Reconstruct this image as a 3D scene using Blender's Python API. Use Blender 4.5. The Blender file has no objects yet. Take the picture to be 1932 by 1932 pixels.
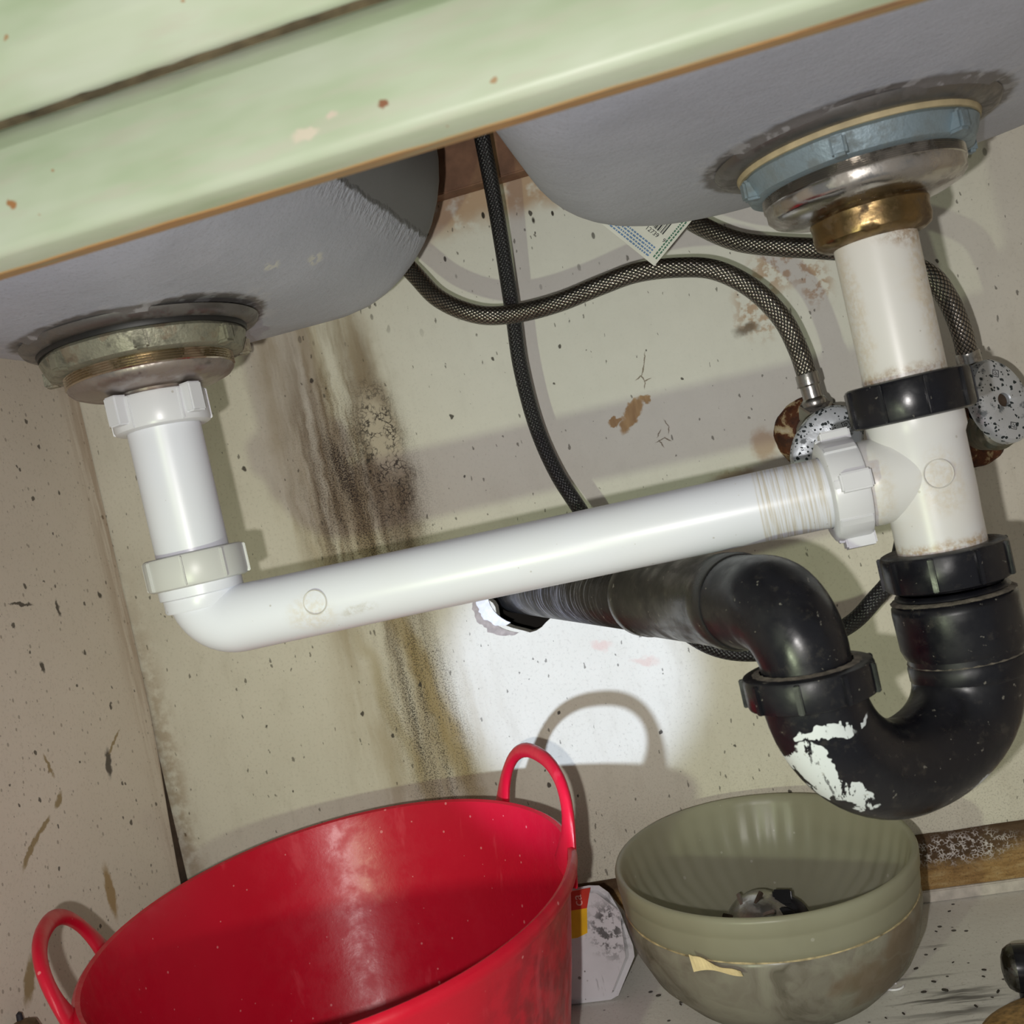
import bpy, bmesh, math, random
from mathutils import Vector, Matrix, noise as mnoise
random.seed(7)
PI = math.pi
V = Vector
SC = bpy.context.scene
COL = SC.collection

# ------------------------------------------------------------------ camera
YAW, PITCH, ROLL = math.radians(12), math.radians(1.0), math.radians(12.75)
CAM = V((0, -.8, .3566))
FW = V((-math.sin(YAW)*math.cos(PITCH), math.cos(YAW)*math.cos(PITCH), -math.sin(PITCH)))
RT = V((math.cos(YAW), math.sin(YAW), 0))
UP = RT.cross(FW)
IX = RT*math.cos(ROLL) - UP*math.sin(ROLL)
IU = RT*math.sin(ROLL) + UP*math.cos(ROLL)
cd = bpy.data.cameras.new('camera')
cam = bpy.data.objects.new('camera', cd)
COL.objects.link(cam)
cam.matrix_world = Matrix(((IX.x, IU.x, -FW.x, CAM.x), (IX.y, IU.y, -FW.y, CAM.y), (IX.z, IU.z, -FW.z, CAM.z), (0, 0, 0, 1)))
cd.sensor_width = 36
cd.lens = 2000/1932*36
cd.clip_start = .01
cd.dof.use_dof = True
cd.dof.focus_distance = .64
cd.dof.aperture_fstop = 20
SC.camera = cam

# ------------------------------------------------------------------ world, lights, exposure
w = bpy.data.worlds.new('world')
SC.world = w
w.use_nodes = True
w.node_tree.nodes['Background'].inputs[0].default_value = (.95, .97, 1, 1)
w.node_tree.nodes['Background'].inputs[1].default_value = .20
SC.view_settings.view_transform = 'Standard'
SC.view_settings.look = 'None'
SC.view_settings.exposure = .28
SC.view_settings.gamma = 1
SC.view_settings.use_curve_mapping = False


def spot(name, loc, target, energy, color, size, blend, radius, falloff=None):
    l = bpy.data.lights.new(name, 'SPOT')
    l.energy = energy
    l.color = color
    l.spot_size = math.radians(size)
    l.spot_blend = blend
    l.shadow_soft_size = radius
    if falloff:
        l.use_nodes = True
        nt = l.node_tree
        em = nt.nodes['Emission']
        fo = nt.nodes.new('ShaderNodeLightFalloff')
        fo.inputs['Strength'].default_value = 1
        nt.links.new(fo.outputs[falloff], em.inputs['Strength'])
    o = bpy.data.objects.new(name, l)
    COL.objects.link(o)
    o.location = loc
    o.rotation_euler = (V(target)-V(loc)).to_track_quat('-Z', 'Y').to_euler()
    return o


# the phone's flash, a few centimetres from its lens
FLASH = CAM - IX*.028 - IU*.020
spot('phone_flash', FLASH, CAM+FW, 8.8, (1, .96, .93), 140, .4, .0035, 'Linear')
# the torch held low on the left: a wide spill and a tight hot spot
TORCH = CAM + FW*.07 + RT*-.202 + V((0, 0, -.131))
spot('torch_spill', TORCH, (-.12, 0, .25), 3.9, (.88, 1, .66), 74, .9, .008)
spot('torch_hot_spot', TORCH, (-.156, 0, .211), 20, (.56, .67, 1), 17, .6, .008)

# ------------------------------------------------------------------ object helpers


def thing(name, label, cat, loc, group=None):
    o = bpy.data.objects.new(name, None)
    o.empty_display_size = .02
    COL.objects.link(o)
    o.location = loc
    o['label'] = label
    o['category'] = cat
    if group:
        o['group'] = group
    return o


def root_offset(p):
    off = V((0, 0, 0))
    while p is not None:
        off += p.location
        p = p.parent
    return off


def obj(name, bm, mats, parent=None, smooth=True, angle=40):
    me = bpy.data.meshes.new(name)
    bm.normal_update()
    if smooth:
        for f in bm.faces:
            f.smooth = True
        for e in bm.edges:
            if len(e.link_faces) == 2 and e.calc_face_angle(0) > math.radians(angle):
                e.smooth = False
    bm.to_mesh(me)
    bm.free()
    for m in (mats if isinstance(mats, (list, tuple)) else [mats]):
        me.materials.append(m)
    o = bpy.data.objects.new(name, me)
    COL.objects.link(o)
    if parent is not None:
        o.parent = parent
        o.location = -root_offset(parent)      # meshes are written in room coordinates
    return o


def struct(name, bm, mats, label=None, parent=None, **k):
    o = obj(name, bm, mats, parent, **k)
    if parent is None:
        o['kind'] = 'structure'
        if label:
            o['label'] = label
    return o


def tag(o, label, cat, group=None):
    o['label'] = label
    o['category'] = cat
    if group:
        o['group'] = group
    return o


# ------------------------------------------------------------------ mesh helpers
def frame(origin, d, x=None):
    z = V(d).normalized()
    a = V(x) if x is not None else (V((1, 0, 0)) if abs(z.x) < .9 else V((0, 1, 0)))
    y = z.cross(a).normalized()
    x = y.cross(z)
    return Matrix(((x.x, y.x, z.x, origin[0]), (x.y, y.y, z.y, origin[1]), (x.z, y.z, z.z, origin[2]), (0, 0, 0, 1)))


UPF = Matrix.Identity(4)


def at(x, y, z):
    return Matrix.Translation((x, y, z))


def add_lathe(bm, prof, M=UPF, segs=48, rad=None, mi=0, closed=False):
    """prof: list of (r, z); rad(theta, r, z) may modulate r"""
    rings = []
    for r, z in prof:
        if r < 1e-6:
            rings.append([bm.verts.new(M @ V((0, 0, z)))])
            continue
        ring = []
        for i in range(segs):
            t = 2*PI*i/segs
            rr = rad(t, r, z) if rad else r
            ring.append(bm.verts.new(M @ V((rr*math.cos(t), rr*math.sin(t), z))))
        rings.append(ring)
    pairs = list(zip(rings, rings[1:]))
    if closed:
        pairs.append((rings[-1], rings[0]))
    for a, b in pairs:
        for i in range(segs):
            j = (i+1) % segs
            if len(a) == 1 and len(b) == 1:
                continue
            if len(a) == 1:
                f = bm.faces.new((a[0], b[j], b[i]))
            elif len(b) == 1:
                f = bm.faces.new((a[i], a[j], b[0]))
            else:
                f = bm.faces.new((a[i], a[j], b[j], b[i]))
            f.material_index = mi
    return rings


def catmull(pts, n=10):
    P = [V(p) for p in pts]
    P = [P[0]*2-P[1]] + P + [P[-1]*2-P[-2]]
    out = []
    for i in range(1, len(P)-2):
        a, b, c, d = P[i-1:i+3]
        for k in range(n):
            t = k/n
            out.append(.5*((2*b)+(c-a)*t+(2*a-5*b+4*c-d)*t*t+(3*b-a-3*c+d)*t**3))
    out.append(P[-2])
    return out


def add_tube(bm, path, r, segs=20, cap=True, flat=None, side=None, mi=0):
    """sweep; r number or function of 0..1; flat: ratio of the second radius; side: direction of the first radius"""
    uv = bm.loops.layers.uv.verify()
    P = [V(p) for p in path]
    n = len(P)
    T = [(P[min(i+1, n-1)]-P[max(i-1, 0)]).normalized() for i in range(n)]
    nrm = V(side) if side is not None else (V((0, 0, 1)) if abs(T[0].z) < .9 else V((1, 0, 0)))
    rings, L = [], [0]
    for i in range(1, n):
        L.append(L[-1]+(P[i]-P[i-1]).length)
    for i in range(n):
        nrm = (nrm-T[i]*nrm.dot(T[i])).normalized()
        b = T[i].cross(nrm)
        t = L[i]/L[-1]
        rr = r(t) if callable(r) else r
        fl = (flat(t) if callable(flat) else flat) if flat else 1
        rings.append([bm.verts.new(P[i]+nrm*rr*math.cos(2*PI*k/segs)+b*rr*fl*math.sin(2*PI*k/segs)) for k in range(segs)])
    for i in range(n-1):
        for k in range(segs):
            j = (k+1) % segs
            f = bm.faces.new((rings[i][k], rings[i][j], rings[i+1][j], rings[i+1][k]))
            f.material_index = mi
            for lp, (u, v) in zip(f.loops, ((L[i], k/segs), (L[i], (k+1)/segs), (L[i+1], (k+1)/segs), (L[i+1], k/segs))):
                lp[uv].uv = (u, v)
    if cap:
        f = bm.faces.new(rings[0][::-1]); f.material_index = mi
        f = bm.faces.new(rings[-1]); f.material_index = mi
    return rings


def add_box(bm, lo, hi, M=UPF, bevel=0, mi=0):
    vs = [bm.verts.new(M @ V((x, y, z))) for x in (lo[0], hi[0]) for y in (lo[1], hi[1]) for z in (lo[2], hi[2])]
    fs = []
    for q in ((0, 1, 3, 2), (4, 6, 7, 5), (0, 4, 5, 1), (2, 3, 7, 6), (0, 2, 6, 4), (1, 5, 7, 3)):
        f = bm.faces.new([vs[i] for i in q]); f.material_index = mi
        fs.append(f)
    if bevel:
        es = list({e for f in fs for e in f.edges})
        bmesh.ops.bevel(bm, geom=es, offset=bevel, segments=2, affect='EDGES')


def add_prism(bm, poly, a, b, fn, mi=0):
    """poly of 2-D points swept between a and b; fn(p, h) gives a 3-D point"""
    A = [bm.verts.new(fn(p, a)) for p in poly]
    B = [bm.verts.new(fn(p, b)) for p in poly]
    n = len(poly)
    fs = [bm.faces.new(A[::-1]), bm.faces.new(B)]
    for i in range(n):
        fs.append(bm.faces.new((A[i], A[(i+1) % n], B[(i+1) % n], B[i])))
    for f in fs:
        f.material_index = mi
    return fs


def fix(bm):
    bmesh.ops.recalc_face_normals(bm, faces=bm.faces[:])
    return bm


def new():
    return bmesh.new()


# ------------------------------------------------------------------ material helpers
class Mat:
    def __init__(s, name):
        s.m = bpy.data.materials.new(name)
        s.m.use_nodes = True
        s.t = s.m.node_tree
        s.t.nodes.clear()
        s.out = s.t.nodes.new('ShaderNodeOutputMaterial')

    def put(s, sock, v):
        if hasattr(v, 'is_output'):
            s.t.links.new(v, sock)
        elif v is not None:
            if isinstance(v, tuple) and len(v) == 3 and sock.type == 'RGBA':
                v = v+(1,)
            sock.default_value = v

    def node(s, typ, ins=None, **props):
        n = s.t.nodes.new('ShaderNode'+typ)
        for k, v in props.items():
            setattr(n, k, v)
        for k, v in (ins or {}).items():
            s.put(n.inputs[k], v)
        return n

    def pos(s):
        if not hasattr(s, '_p'):
            s._p = s.node('TexCoord').outputs['Object']
        return s._p

    def scaled(s, sc, rot=(0, 0, 0), src=None):
        return s.node('Mapping', {'Vector': src or s.pos(), 'Scale': sc, 'Rotation': rot}).outputs[0]

    def noise(s, scale, detail=4, rough=.55, vec=None, dist=0, col=False):
        n = s.node('TexNoise', {'Vector': vec or s.pos(), 'Scale': scale, 'Detail': detail, 'Roughness': rough, 'Distortion': dist})
        return n.outputs['Color' if col else 'Fac']

    def math(s, op, a, b=0, c=0, clamp=False):
        n = s.node('Math', operation=op, use_clamp=clamp)
        s.put(n.inputs[0], a); s.put(n.inputs[1], b); s.put(n.inputs[2], c)
        return n.outputs[0]

    def mul(s, *a):
        r = a[0]
        for b in a[1:]:
            r = s.math('MULTIPLY', r, b)
        return r

    def smooth(s, x, a, b, lo=0., hi=1.):
        n = s.node('MapRange', {'Value': x, 'From Min': a, 'From Max': b, 'To Min': lo, 'To Max': hi}, interpolation_type='SMOOTHSTEP')
        return n.outputs[0]

    def mix(s, f, a, b, mode='MIX'):
        n = s.node('Mix', data_type='RGBA', blend_type=mode)
        s.put(n.inputs[0], f); s.put(n.inputs[6], a); s.put(n.inputs[7], b)
        return n.outputs[2]

    def ramp(s, f, stops):
        n = s.node('ValToRGB', {'Fac': f})
        el = n.color_ramp.elements
        while len(el) < len(stops):
            el.new(.5)
        for e, (p, c) in zip(el, stops):
            e.position = p
            e.color = c if len(c) == 4 else c+(1,)
        return n.outputs[0]

    def warp(s, amp, scale=30, src=None, detail=3):
        p = src or s.pos()
        n = s.noise(scale, detail, col=True, vec=p)
        d = s.node('VectorMath', {0: n, 1: (.5, .5, .5)}, operation='SUBTRACT').outputs[0]
        m = s.node('VectorMath', {0: d, 3: amp*2}, operation='SCALE')
        return s.node('VectorMath', {0: p, 1: m.outputs[0]}, operation='ADD').outputs[0]

    def blob(s, c, r, soft=.3, rot=(0, 0, 0), vec=None):
        """soft ellipsoid mask around c with radii r (use a huge radius to ignore an axis)"""
        n = s.node('Mapping', {'Vector': vec or s.pos(), 'Location': c, 'Rotation': rot, 'Scale': r}, vector_type='TEXTURE')
        d = s.node('VectorMath', {0: n.outputs[0]}, operation='LENGTH').outputs['Value']
        return s.smooth(d, 1+soft, max(0, 1-soft))

    def specks(s, scale, size, vec=None, rnd=1.0):
        """sparse dots: a Voronoi cell shows a dot whose size comes from the cell's own colour"""
        n = s.node('TexVoronoi', {'Vector': vec or s.pos(), 'Scale': scale, 'Randomness': rnd})
        c = s.node('SeparateColor', {0: n.outputs['Color']}).outputs[0]
        lim = s.math('MULTIPLY', s.math('POWER', c, 8), size)
        return s.smooth(n.outputs['Distance'], lim, s.math('MULTIPLY', lim, .7))

    def bump(s, h, strength=.3, dist=.001, nrm=None):
        n = s.node('Bump', {'Height': h, 'Strength': strength, 'Distance': dist})
        if nrm is not None:
            s.put(n.inputs['Normal'], nrm)
        return n.outputs[0]

    def bsdf(s, base=None, rough=.5, metal=0., normal=None, spec=.5, coat=0, sss=0, **k):
        n = s.node('BsdfPrincipled', {'Base Color': base, 'Roughness': rough, 'Metallic': metal, 'Specular IOR Level': spec, 'Coat Weight': coat})
        if normal is not None:
            s.put(n.inputs['Normal'], normal)
        if sss:
            n.inputs['Subsurface Weight'].default_value = sss
            n.inputs['Subsurface Radius'].default_value = (1, 1, 1)
            n.inputs['Subsurface Scale'].default_value = .004
        for a, b in k.items():
            s.put(n.inputs[a.replace('_', ' ')], b)
        return n.outputs[0]

    def done(s, shader):
        s.t.links.new(shader, s.out.inputs[0])
        return s.m


BIG = 1e3


def simple(name, base, rough=.5, metal=0., spec=.5, var=.12, vscale=60, bump=0., coat=0):
    m = Mat(name)
    n = m.noise(vscale, 4)
    dark = tuple(c*(1-var) for c in base)
    lite = tuple(min(1, c*(1+var)) for c in base)
    col = m.ramp(n, [(.3, dark), (.7, lite)])
    nr = m.bump(m.noise(vscale*6, 3), bump, .0006) if bump else None
    return m.done(m.bsdf(col, rough, metal, nr, spec, coat))


# ---- painted back wall with mould, stains, flaked paint
def wall_mat():
    m = Mat('grimy_cream_paint')
    p = m.pos()
    wv = m.warp(.010, 35)
    wf = m.warp(.006, 120)
    base = m.ramp(m.noise(9, 5), [(.3, (.60, .57, .465)), (.7, (.69, .66, .55))])
    fine = m.noise(420, 3, .7)
    base = m.mix(m.smooth(fine, .52, .72, 0, .35), base, (.33, .30, .235))
    base = m.mix(m.smooth(m.noise(60, 5, .65, vec=m.scaled((1, 1, .35))), .5, .75, 0, .28), base, (.43, .39, .30))
    base = m.mix(m.mul(m.blob((-.03, 0, .47), (.22, BIG, .16), .6), .75), base, m.mix(m.noise(70, 4), (.625, .63, .60), (.705, .71, .68)))  # torch light scattered over the upper wall, painted as a paler grey zone
    # long tan water stain with streaks
    streak = m.noise(1, 4, .6, vec=m.scaled((42, 1, 5), (0, 0, 0), m.warp(.004, 60)))
    streak2 = m.noise(1, 3, .6, vec=m.scaled((85, 1, 9), (0, 0, 0), m.warp(.004, 60)))
    grain = m.noise(900, 2, .8)
    band = m.math('MAXIMUM', m.blob((-.300, 0, .42), (.052, BIG, .22), .28, vec=wv), m.blob((-.283, 0, .21), (.052, BIG, .13), .5, vec=wv))
    tan = m.mul(band, m.smooth(streak, .38, .62, .12, 1))
    base = m.mix(m.mul(tan, .62), base, (.33, .255, .135))
    brown = m.mul(m.blob((-.292, 0, .395), (.044, BIG, .13), .55, vec=wv), m.smooth(streak2, .36, .64), .85)
    base = m.mix(brown, base, (.20, .14, .07))
    right = m.mul(m.blob((-.262, 0, .405), (.016, BIG, .11), .5, rot=(0, -.02, 0), vec=wv), .8)
    base = m.mix(right, base, (.19, .135, .08))
    right2 = m.mul(m.blob((-.266, 0, .21), (.009, BIG, .085), .6, rot=(0, -.18, 0), vec=wv), .75)
    base = m.mix(right2, base, (.30, .21, .06))
    right3 = m.mul(m.blob((-.300, 0, .20), (.006, BIG, .08), .7, rot=(0, -.2, 0), vec=wv), .45)
    base = m.mix(right3, base, (.33, .25, .09))
    # black mould grains over the stain
    mould = m.math('MAXIMUM', m.blob((-.285, 0, .375), (.045, BIG, .085), .6, vec=wv), m.blob((-.273, 0, .20), (.028, BIG, .09), .6, vec=wv))
    g = m.smooth(m.math('ADD', grain, m.math('MULTIPLY', streak2, .35)), .66, .78)
    base = m.mix(m.mul(mould, g, .92), base, (.028, .02, .014))
    cl = m.blob((-.259, 0, .423), (.013, BIG, .034), .4, rot=(0, -.15, 0), vec=wf)
    vor = m.node('TexVoronoi', {'Vector': wf, 'Scale': 260}, feature='DISTANCE_TO_EDGE').outputs[0]
    base = m.mix(m.mul(cl, .8), base, (.52, .46, .36))
    base = m.mix(m.mul(m.blob((-.260, 0, .405), (.018, BIG, .06), .4, vec=wv), m.smooth(vor, .12, .03), m.smooth(m.noise(90, 3), .42, .55), .95), base, (.03, .022, .018))
    base = m.mix(m.mul(m.blob((-.297, 0, .402), (.007, BIG, .03), .5, rot=(0, -.2, 0), vec=wf), m.smooth(grain, .42, .52), .95), base, (.025, .016, .014))
    # flaked patches
    def patch(base, c, r, colr, a=1., soft=.18, rot=0, v=wf):
        return m.mix(m.mul(m.blob((c[0], 0, c[1]), (r[0], BIG, r[1]), soft, rot=(0, rot, 0), vec=v), a), base, colr)
    ply = m.ramp(m.noise(1, 4, vec=m.scaled((300, 1, 60))), [(.3, (.30, .18, .085)), (.7, (.44, .29, .14))])
    for c, r, rot in (((-.064, .394), (.0055, .0145), .72), ((-.0515, .4035), (.0032, .0035), 0), ((-.077, .392), (.006, .0022), -.3)):
        base = patch(base, c, r, ply, 1, .2, rot)
    base = patch(base, (.026, .3505), (.009, .011), (.42, .29, .19), .8, .4)
    base = patch(base, (.0, .333), (.014, .0045), (.40, .30, .19), .7, .4, .1)
    br = m.mul(m.smooth(m.noise(130, 4), .45, .58), 1)
    for c, r in (((.042, .449), (.016, .020)), ((.066, .474), (.022, .016)), ((.085, .455), (.012, .016))):
        base = m.mix(m.mul(m.blob((c[0], 0, c[1]), (r[0], BIG, r[1]), .5, vec=wv), br, .8), base, (.40, .255, .15))
    base = patch(base, (.031, .436), (.008, .004), (.10, .065, .035), .8, .6)
    base = patch(base, (-.125, .2285), (.008, .0035), (.62, .42, .34), .6, .4, .3)
    base = patch(base, (-.0955, .2095), (.010, .0035), (.62, .42, .34), .55, .4, .1)
    # brown rotten strip under the sink at the top of the wall
    top = m.mul(m.smooth(m.node('SeparateXYZ', {0: wv}).outputs[2], .553, .572), m.smooth(m.noise(60, 3), .32, .5))
    base = m.mix(m.mul(top, .85), base, (.42, .27, .16))
    # cracks
    seg = [(-.0445, .4365, -.0470, .4285), (-.0470, .4285, -.0500, .4215), (-.0500, .4215, -.0550, .4185), (-.0510, .4210, -.0490, .4160),
           (-.0490, .4160, -.0505, .4110), (-.049, .416, -.0445, .4175), (-.0415, .3845, -.039, .3790), (-.039, .379, -.0405, .3745),
           (-.049, .3735, -.0455, .3780), (-.0505, .3700, -.0440, .3715), (-.044, .3715, -.040, .3685), (-.046, .3655, -.0485, .3705)]
    for x0, z0, x1, z1 in seg:
        L = math.hypot(x1-x0, z1-z0)
        base = m.mix(m.mul(m.blob(((x0+x1)/2, 0, (z0+z1)/2), (L*.56, BIG, .00042), .5, rot=(0, -math.atan2(z1-z0, x1-x0), 0), vec=m.warp(.0012, 300)), .85), base, (.13, .085, .045))
    # specks of dirt
    sp = m.specks(95, .20, vec=m.warp(.002, 200, m.scaled((1, .3, .75))))
    base = m.mix(m.mul(sp, .9), base, (.035, .028, .02))
    sp2 = m.specks(260, .34, vec=m.warp(.002, 300, m.scaled((1.2, .3, .55))))
    base = m.mix(m.mul(sp2, .7), base, (.06, .05, .035))
    ax = m.node('SeparateXYZ', {0: p}).outputs
    dirty = m.mul(m.smooth(ax[2], .16, .06), m.smooth(m.noise(800, 3, .75), .52, .66), m.smooth(ax[0], -.3, -.2), .42)
    base = m.mix(dirty, base, (.10, .075, .05))
    upper = m.mul(m.smooth(ax[2], .47, .56), m.specks(120, .5, vec=m.scaled((1.6, .3, .8))))
    base = m.mix(upper, base, (.03, .022, .015))
    corner = m.mul(m.smooth(ax[0], -.485, -.505), m.smooth(ax[2], .42, .2), m.smooth(m.noise(80, 3), .35, .6), .6)
    base = m.mix(corner, base, (.30, .21, .12))
    h = m.math('ADD', m.noise(180, 4), m.math('MULTIPLY', m.noise(30, 3), .6))
    h = m.math('SUBTRACT', h, m.math('MULTIPLY', sp, .5))
    return m.done(m.bsdf(base, .62, 0, m.bump(h, .22, .0008), .35))


def side_mat():
    m = Mat('dingy_tan_paint')
    base = m.ramp(m.noise(6, 4), [(.3, (.66, .595, .495)), (.7, (.74, .67, .57))])
    base = m.mix(m.smooth(m.noise(480, 3, .7), .52, .72, 0, .3), base, (.36, .30, .235))
    wf = m.warp(.004, 150)

    def mark(base, c, r, rot, colr, a=.9, soft=.3):
        return m.mix(m.mul(m.blob((0, c[0], c[1]), (BIG, r[0], r[1]), soft, rot=(rot, 0, 0), vec=wf), a), base, colr)
    tan, blk = (.30, .22, .10), (.05, .04, .03)
    for c, r, rot, cl in (((-.0725, .2217), (.0035, .011), -.2, blk), ((-.129, .3565), (.012, .0012), -.2, blk), ((-.0895, .348), (.002, .006), .1, blk),
                          ((-.122, .308), (.0022, .004), 0, blk), ((-.175, .1934), (.016, .0028), .6, tan), ((-.158, .203), (.008, .002), .5, tan),
                          ((-.1055, .133), (.005, .019), 0, (.36, .24, .10)), ((-.205, .116), (.005, .014), -.5, tan), ((-.138, .2144), (.006, .003), .7, tan),
                          ((-.14, .24), (.0016, .009), .3, tan), ((-.06, .235), (.012, .0012), .6, tan), ((-.053, .262), (.0016, .0025), 0, blk), ((-.034, .35), (.002, .003), 0, blk)):
        base = mark(base, c, r, rot, cl)
    sp = m.specks(85, .18, vec=m.warp(.002, 200, m.scaled((.3, 1, .8))))
    base = m.mix(m.mul(sp, .85), base, (.05, .04, .03))
    sp2 = m.specks(230, .34, vec=m.scaled((.3, 1, .7)))
    base = m.mix(m.mul(sp2, .5), base, (.12, .09, .06))
    ax = m.node('SeparateXYZ', {0: m.pos()}).outputs
    edge = m.mul(m.smooth(ax[1], -.035, -.004), m.smooth(m.noise(1, 4, vec=m.scaled((1, 160, 12))), .35, .6), .55)
    base = m.mix(edge, base, (.33, .22, .13))
    return m.done(m.bsdf(base, .6, 0, m.bump(m.noise(160, 4), .2, .0008), .35))


def floor_mat():
    m = Mat('scuffed_shelf_board')
    base = m.ramp(m.noise(8, 4), [(.3, (.60, .58, .53)), (.7, (.70, .68, .63))])
    gr = m.scaled((6, 60, 1), (0, 0, .55), m.warp(.004, 30))
    st = m.mul(m.smooth(m.noise(1.6, 4, .6, vec=gr), .50, .64), m.smooth(m.noise(9, 2), .35, .55))
    front = m.math('MAXIMUM', m.blob((.04, -.15, 0), (.07, .045, BIG), .5), m.blob((.07, -.078, 0), (.05, .006, BIG), .6, rot=(0, 0, -.62)))
    base = m.mix(m.mul(front, st, .9), base, (.06, .055, .05))
    base = m.mix(m.mul(m.smooth(m.noise(420, 3, .7), .54, .72), .4), base, (.26, .22, .17))
    sp = m.specks(130, .36)
    base = m.mix(m.mul(sp, .9), base, (.03, .025, .02))
    return m.done(m.bsdf(base, .6, 0, m.bump(m.noise(200, 4), .25, .0008), .35))


def rot_mat():
    m = Mat('rotten_plywood')
    ax = m.node('SeparateXYZ', {0: m.pos()}).outputs
    wv = m.warp(.006, 60)
    base = m.ramp(m.noise(1, 5, .7, vec=m.scaled((70, 70, 300))), [(.25, (.16, .09, .035)), (.5, (.33, .20, .075)), (.75, (.45, .33, .16))])
    base = m.mix(m.smooth(m.noise(700, 2, .8), .5, .7, 0, .5), base, (.10, .06, .03))
    dark = m.math('MAXIMUM', m.smooth(m.node('SeparateXYZ', {0: wv}).outputs[2], .030, .042), m.blob((.09, 0, .038), (.05, BIG, .012), .5, vec=wv))
    base = m.mix(m.mul(dark, .85), base, (.045, .026, .018))
    vor = m.node('TexVoronoi', {'Vector': m.warp(.002, 300), 'Scale': 420}, feature='DISTANCE_TO_EDGE').outputs[0]
    salt = m.mul(m.blob((.098, 0, .036), (.036, BIG, .010), .4, vec=wv), m.smooth(vor, .16, .05), m.smooth(m.noise(200, 2), .42, .55))
    base = m.mix(m.mul(salt, .9), base, (.62, .58, .55))
    return m.done(m.bsdf(base, .75, 0, m.bump(m.noise(260, 5, .7), .7, .0015), .25))


def green_mat():
    m = Mat('sage_green_paint')
    ax = m.node('SeparateXYZ', {0: m.pos()}).outputs
    big = m.noise(1, 3, vec=m.scaled((14, 30, 40)))
    base = m.ramp(big, [(.35, (.45, .555, .345)), (.5, (.55, .635, .44)), (.68, (.63, .695, .525))])
    base = m.mix(m.smooth(m.noise(1, 5, .65, vec=m.scaled((25, 120, 160))), .5, .72, 0, .4), base, (.60, .57, .45))
    wv = m.warp(.0025, 200)
    chip = m.specks(130, .16, vec=m.warp(.003, 90))
    base = m.mix(m.mul(chip, .75), base, (.42, .21, .08))
    # chips where the eye catches them
    for c, r, cl in (((-.0925, .4655), (.0038, .0017), (.72, .66, .50)), ((-.0845, .4685), (.002, .001), (.70, .62, .48)),
                     ((-.0695, .4665), (.0011, .0012), (.30, .14, .07)), ((-.185, .4715), (.0011, .0018), (.42, .21, .08))):
        base = m.mix(m.blob((c[0], 0, c[1]), (r[0], BIG, r[1]), .3, vec=wv), base, cl)
    h = m.noise(1, 4, vec=m.scaled((30, 150, 200)))
    return m.done(m.bsdf(base, .42, 0, m.bump(h, .25, .0006), .4))


def edge_mat():
    m = Mat('rubbed_bare_wood_edge')
    n = m.noise(1, 5, .65, vec=m.scaled((18, 200, 200)))
    col = m.ramp(n, [(.34, (.30, .33, .21)), (.46, (.36, .25, .12)), (.6, (.46, .26, .10)), (.72, (.22, .13, .07))])
    return m.done(m.bsdf(col, .6, 0, m.bump(n, .3, .0005), .3))


def sink_mat():
    m = Mat('grey_sound_deadening_coat')
    ax = m.node('SeparateXYZ', {0: m.pos()}).outputs
    base = m.ramp(m.noise(20, 4), [(.3, (.40, .42, .475)), (.7, (.46, .48, .54))])
    base = m.mix(m.smooth(m.noise(700, 3, .7), .5, .7, 0, .35), base, (.26, .26, .285))
    # uncoated steel on the flank of the left bowl
    s = m.math('ADD', ax[0], m.math('MULTIPLY', ax[2], .53))
    s = m.math('ADD', s, m.math('MULTIPLY', m.noise(160, 3), .006))
    bare = m.mul(m.smooth(s, .126, .128), m.smooth(ax[0], -.10, -.105))
    ridge = m.mul(m.smooth(s, .108, .125), m.smooth(s, .130, .127), m.smooth(ax[0], -.10, -.105))
    base = m.mix(m.mul(bare, .8), base, (.135, .13, .12))
    wv = m.warp(.003, 150)
    for c, r in (((-.1972, -.3018), (.0035, .0055)), ((-.1848, -.2713), (.0035, .0075)), ((-.30, -.42), (.006, .0016))):
        base = m.mix(m.mul(m.blob((c[0], c[1], 0), (r[0], r[1], BIG), .4, vec=wv), m.smooth(m.noise(300, 3), .4, .5), .9), base, (.60, .60, .54))
    # worn dark rings round the drain holes
    for cx, cy, r in ((-.287, -.278, .0665), (.0865, -.270, .071)):
        ring = m.blob((cx, cy, 0), (r, r, BIG), .035, vec=m.warp(.0035, 120))
        base = m.mix(m.mul(ring, .85), base, (.10, .085, .07))
        halo = m.mul(m.blob((cx, cy, 0), (r+.008, r+.008, BIG), .08, vec=wv), m.smooth(m.noise(110, 3), .52, .62), .35)
        base = m.mix(halo, base, (.55, .55, .57))
    h = m.math('ADD', m.math('MULTIPLY', m.noise(420, 4, .6), .5), m.noise(110, 3))
    rg = m.mul(ridge, m.noise(1, 3, vec=m.scaled((260, 260, 60))), 6.0)
    h = m.math('ADD', m.math('MULTIPLY', h, m.smooth(bare, 0, 1, 1, .25)), rg)
    return m.done(m.bsdf(base, .5, m.math('MULTIPLY', bare, .3), m.bump(h, .4, .0009), .4))


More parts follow.
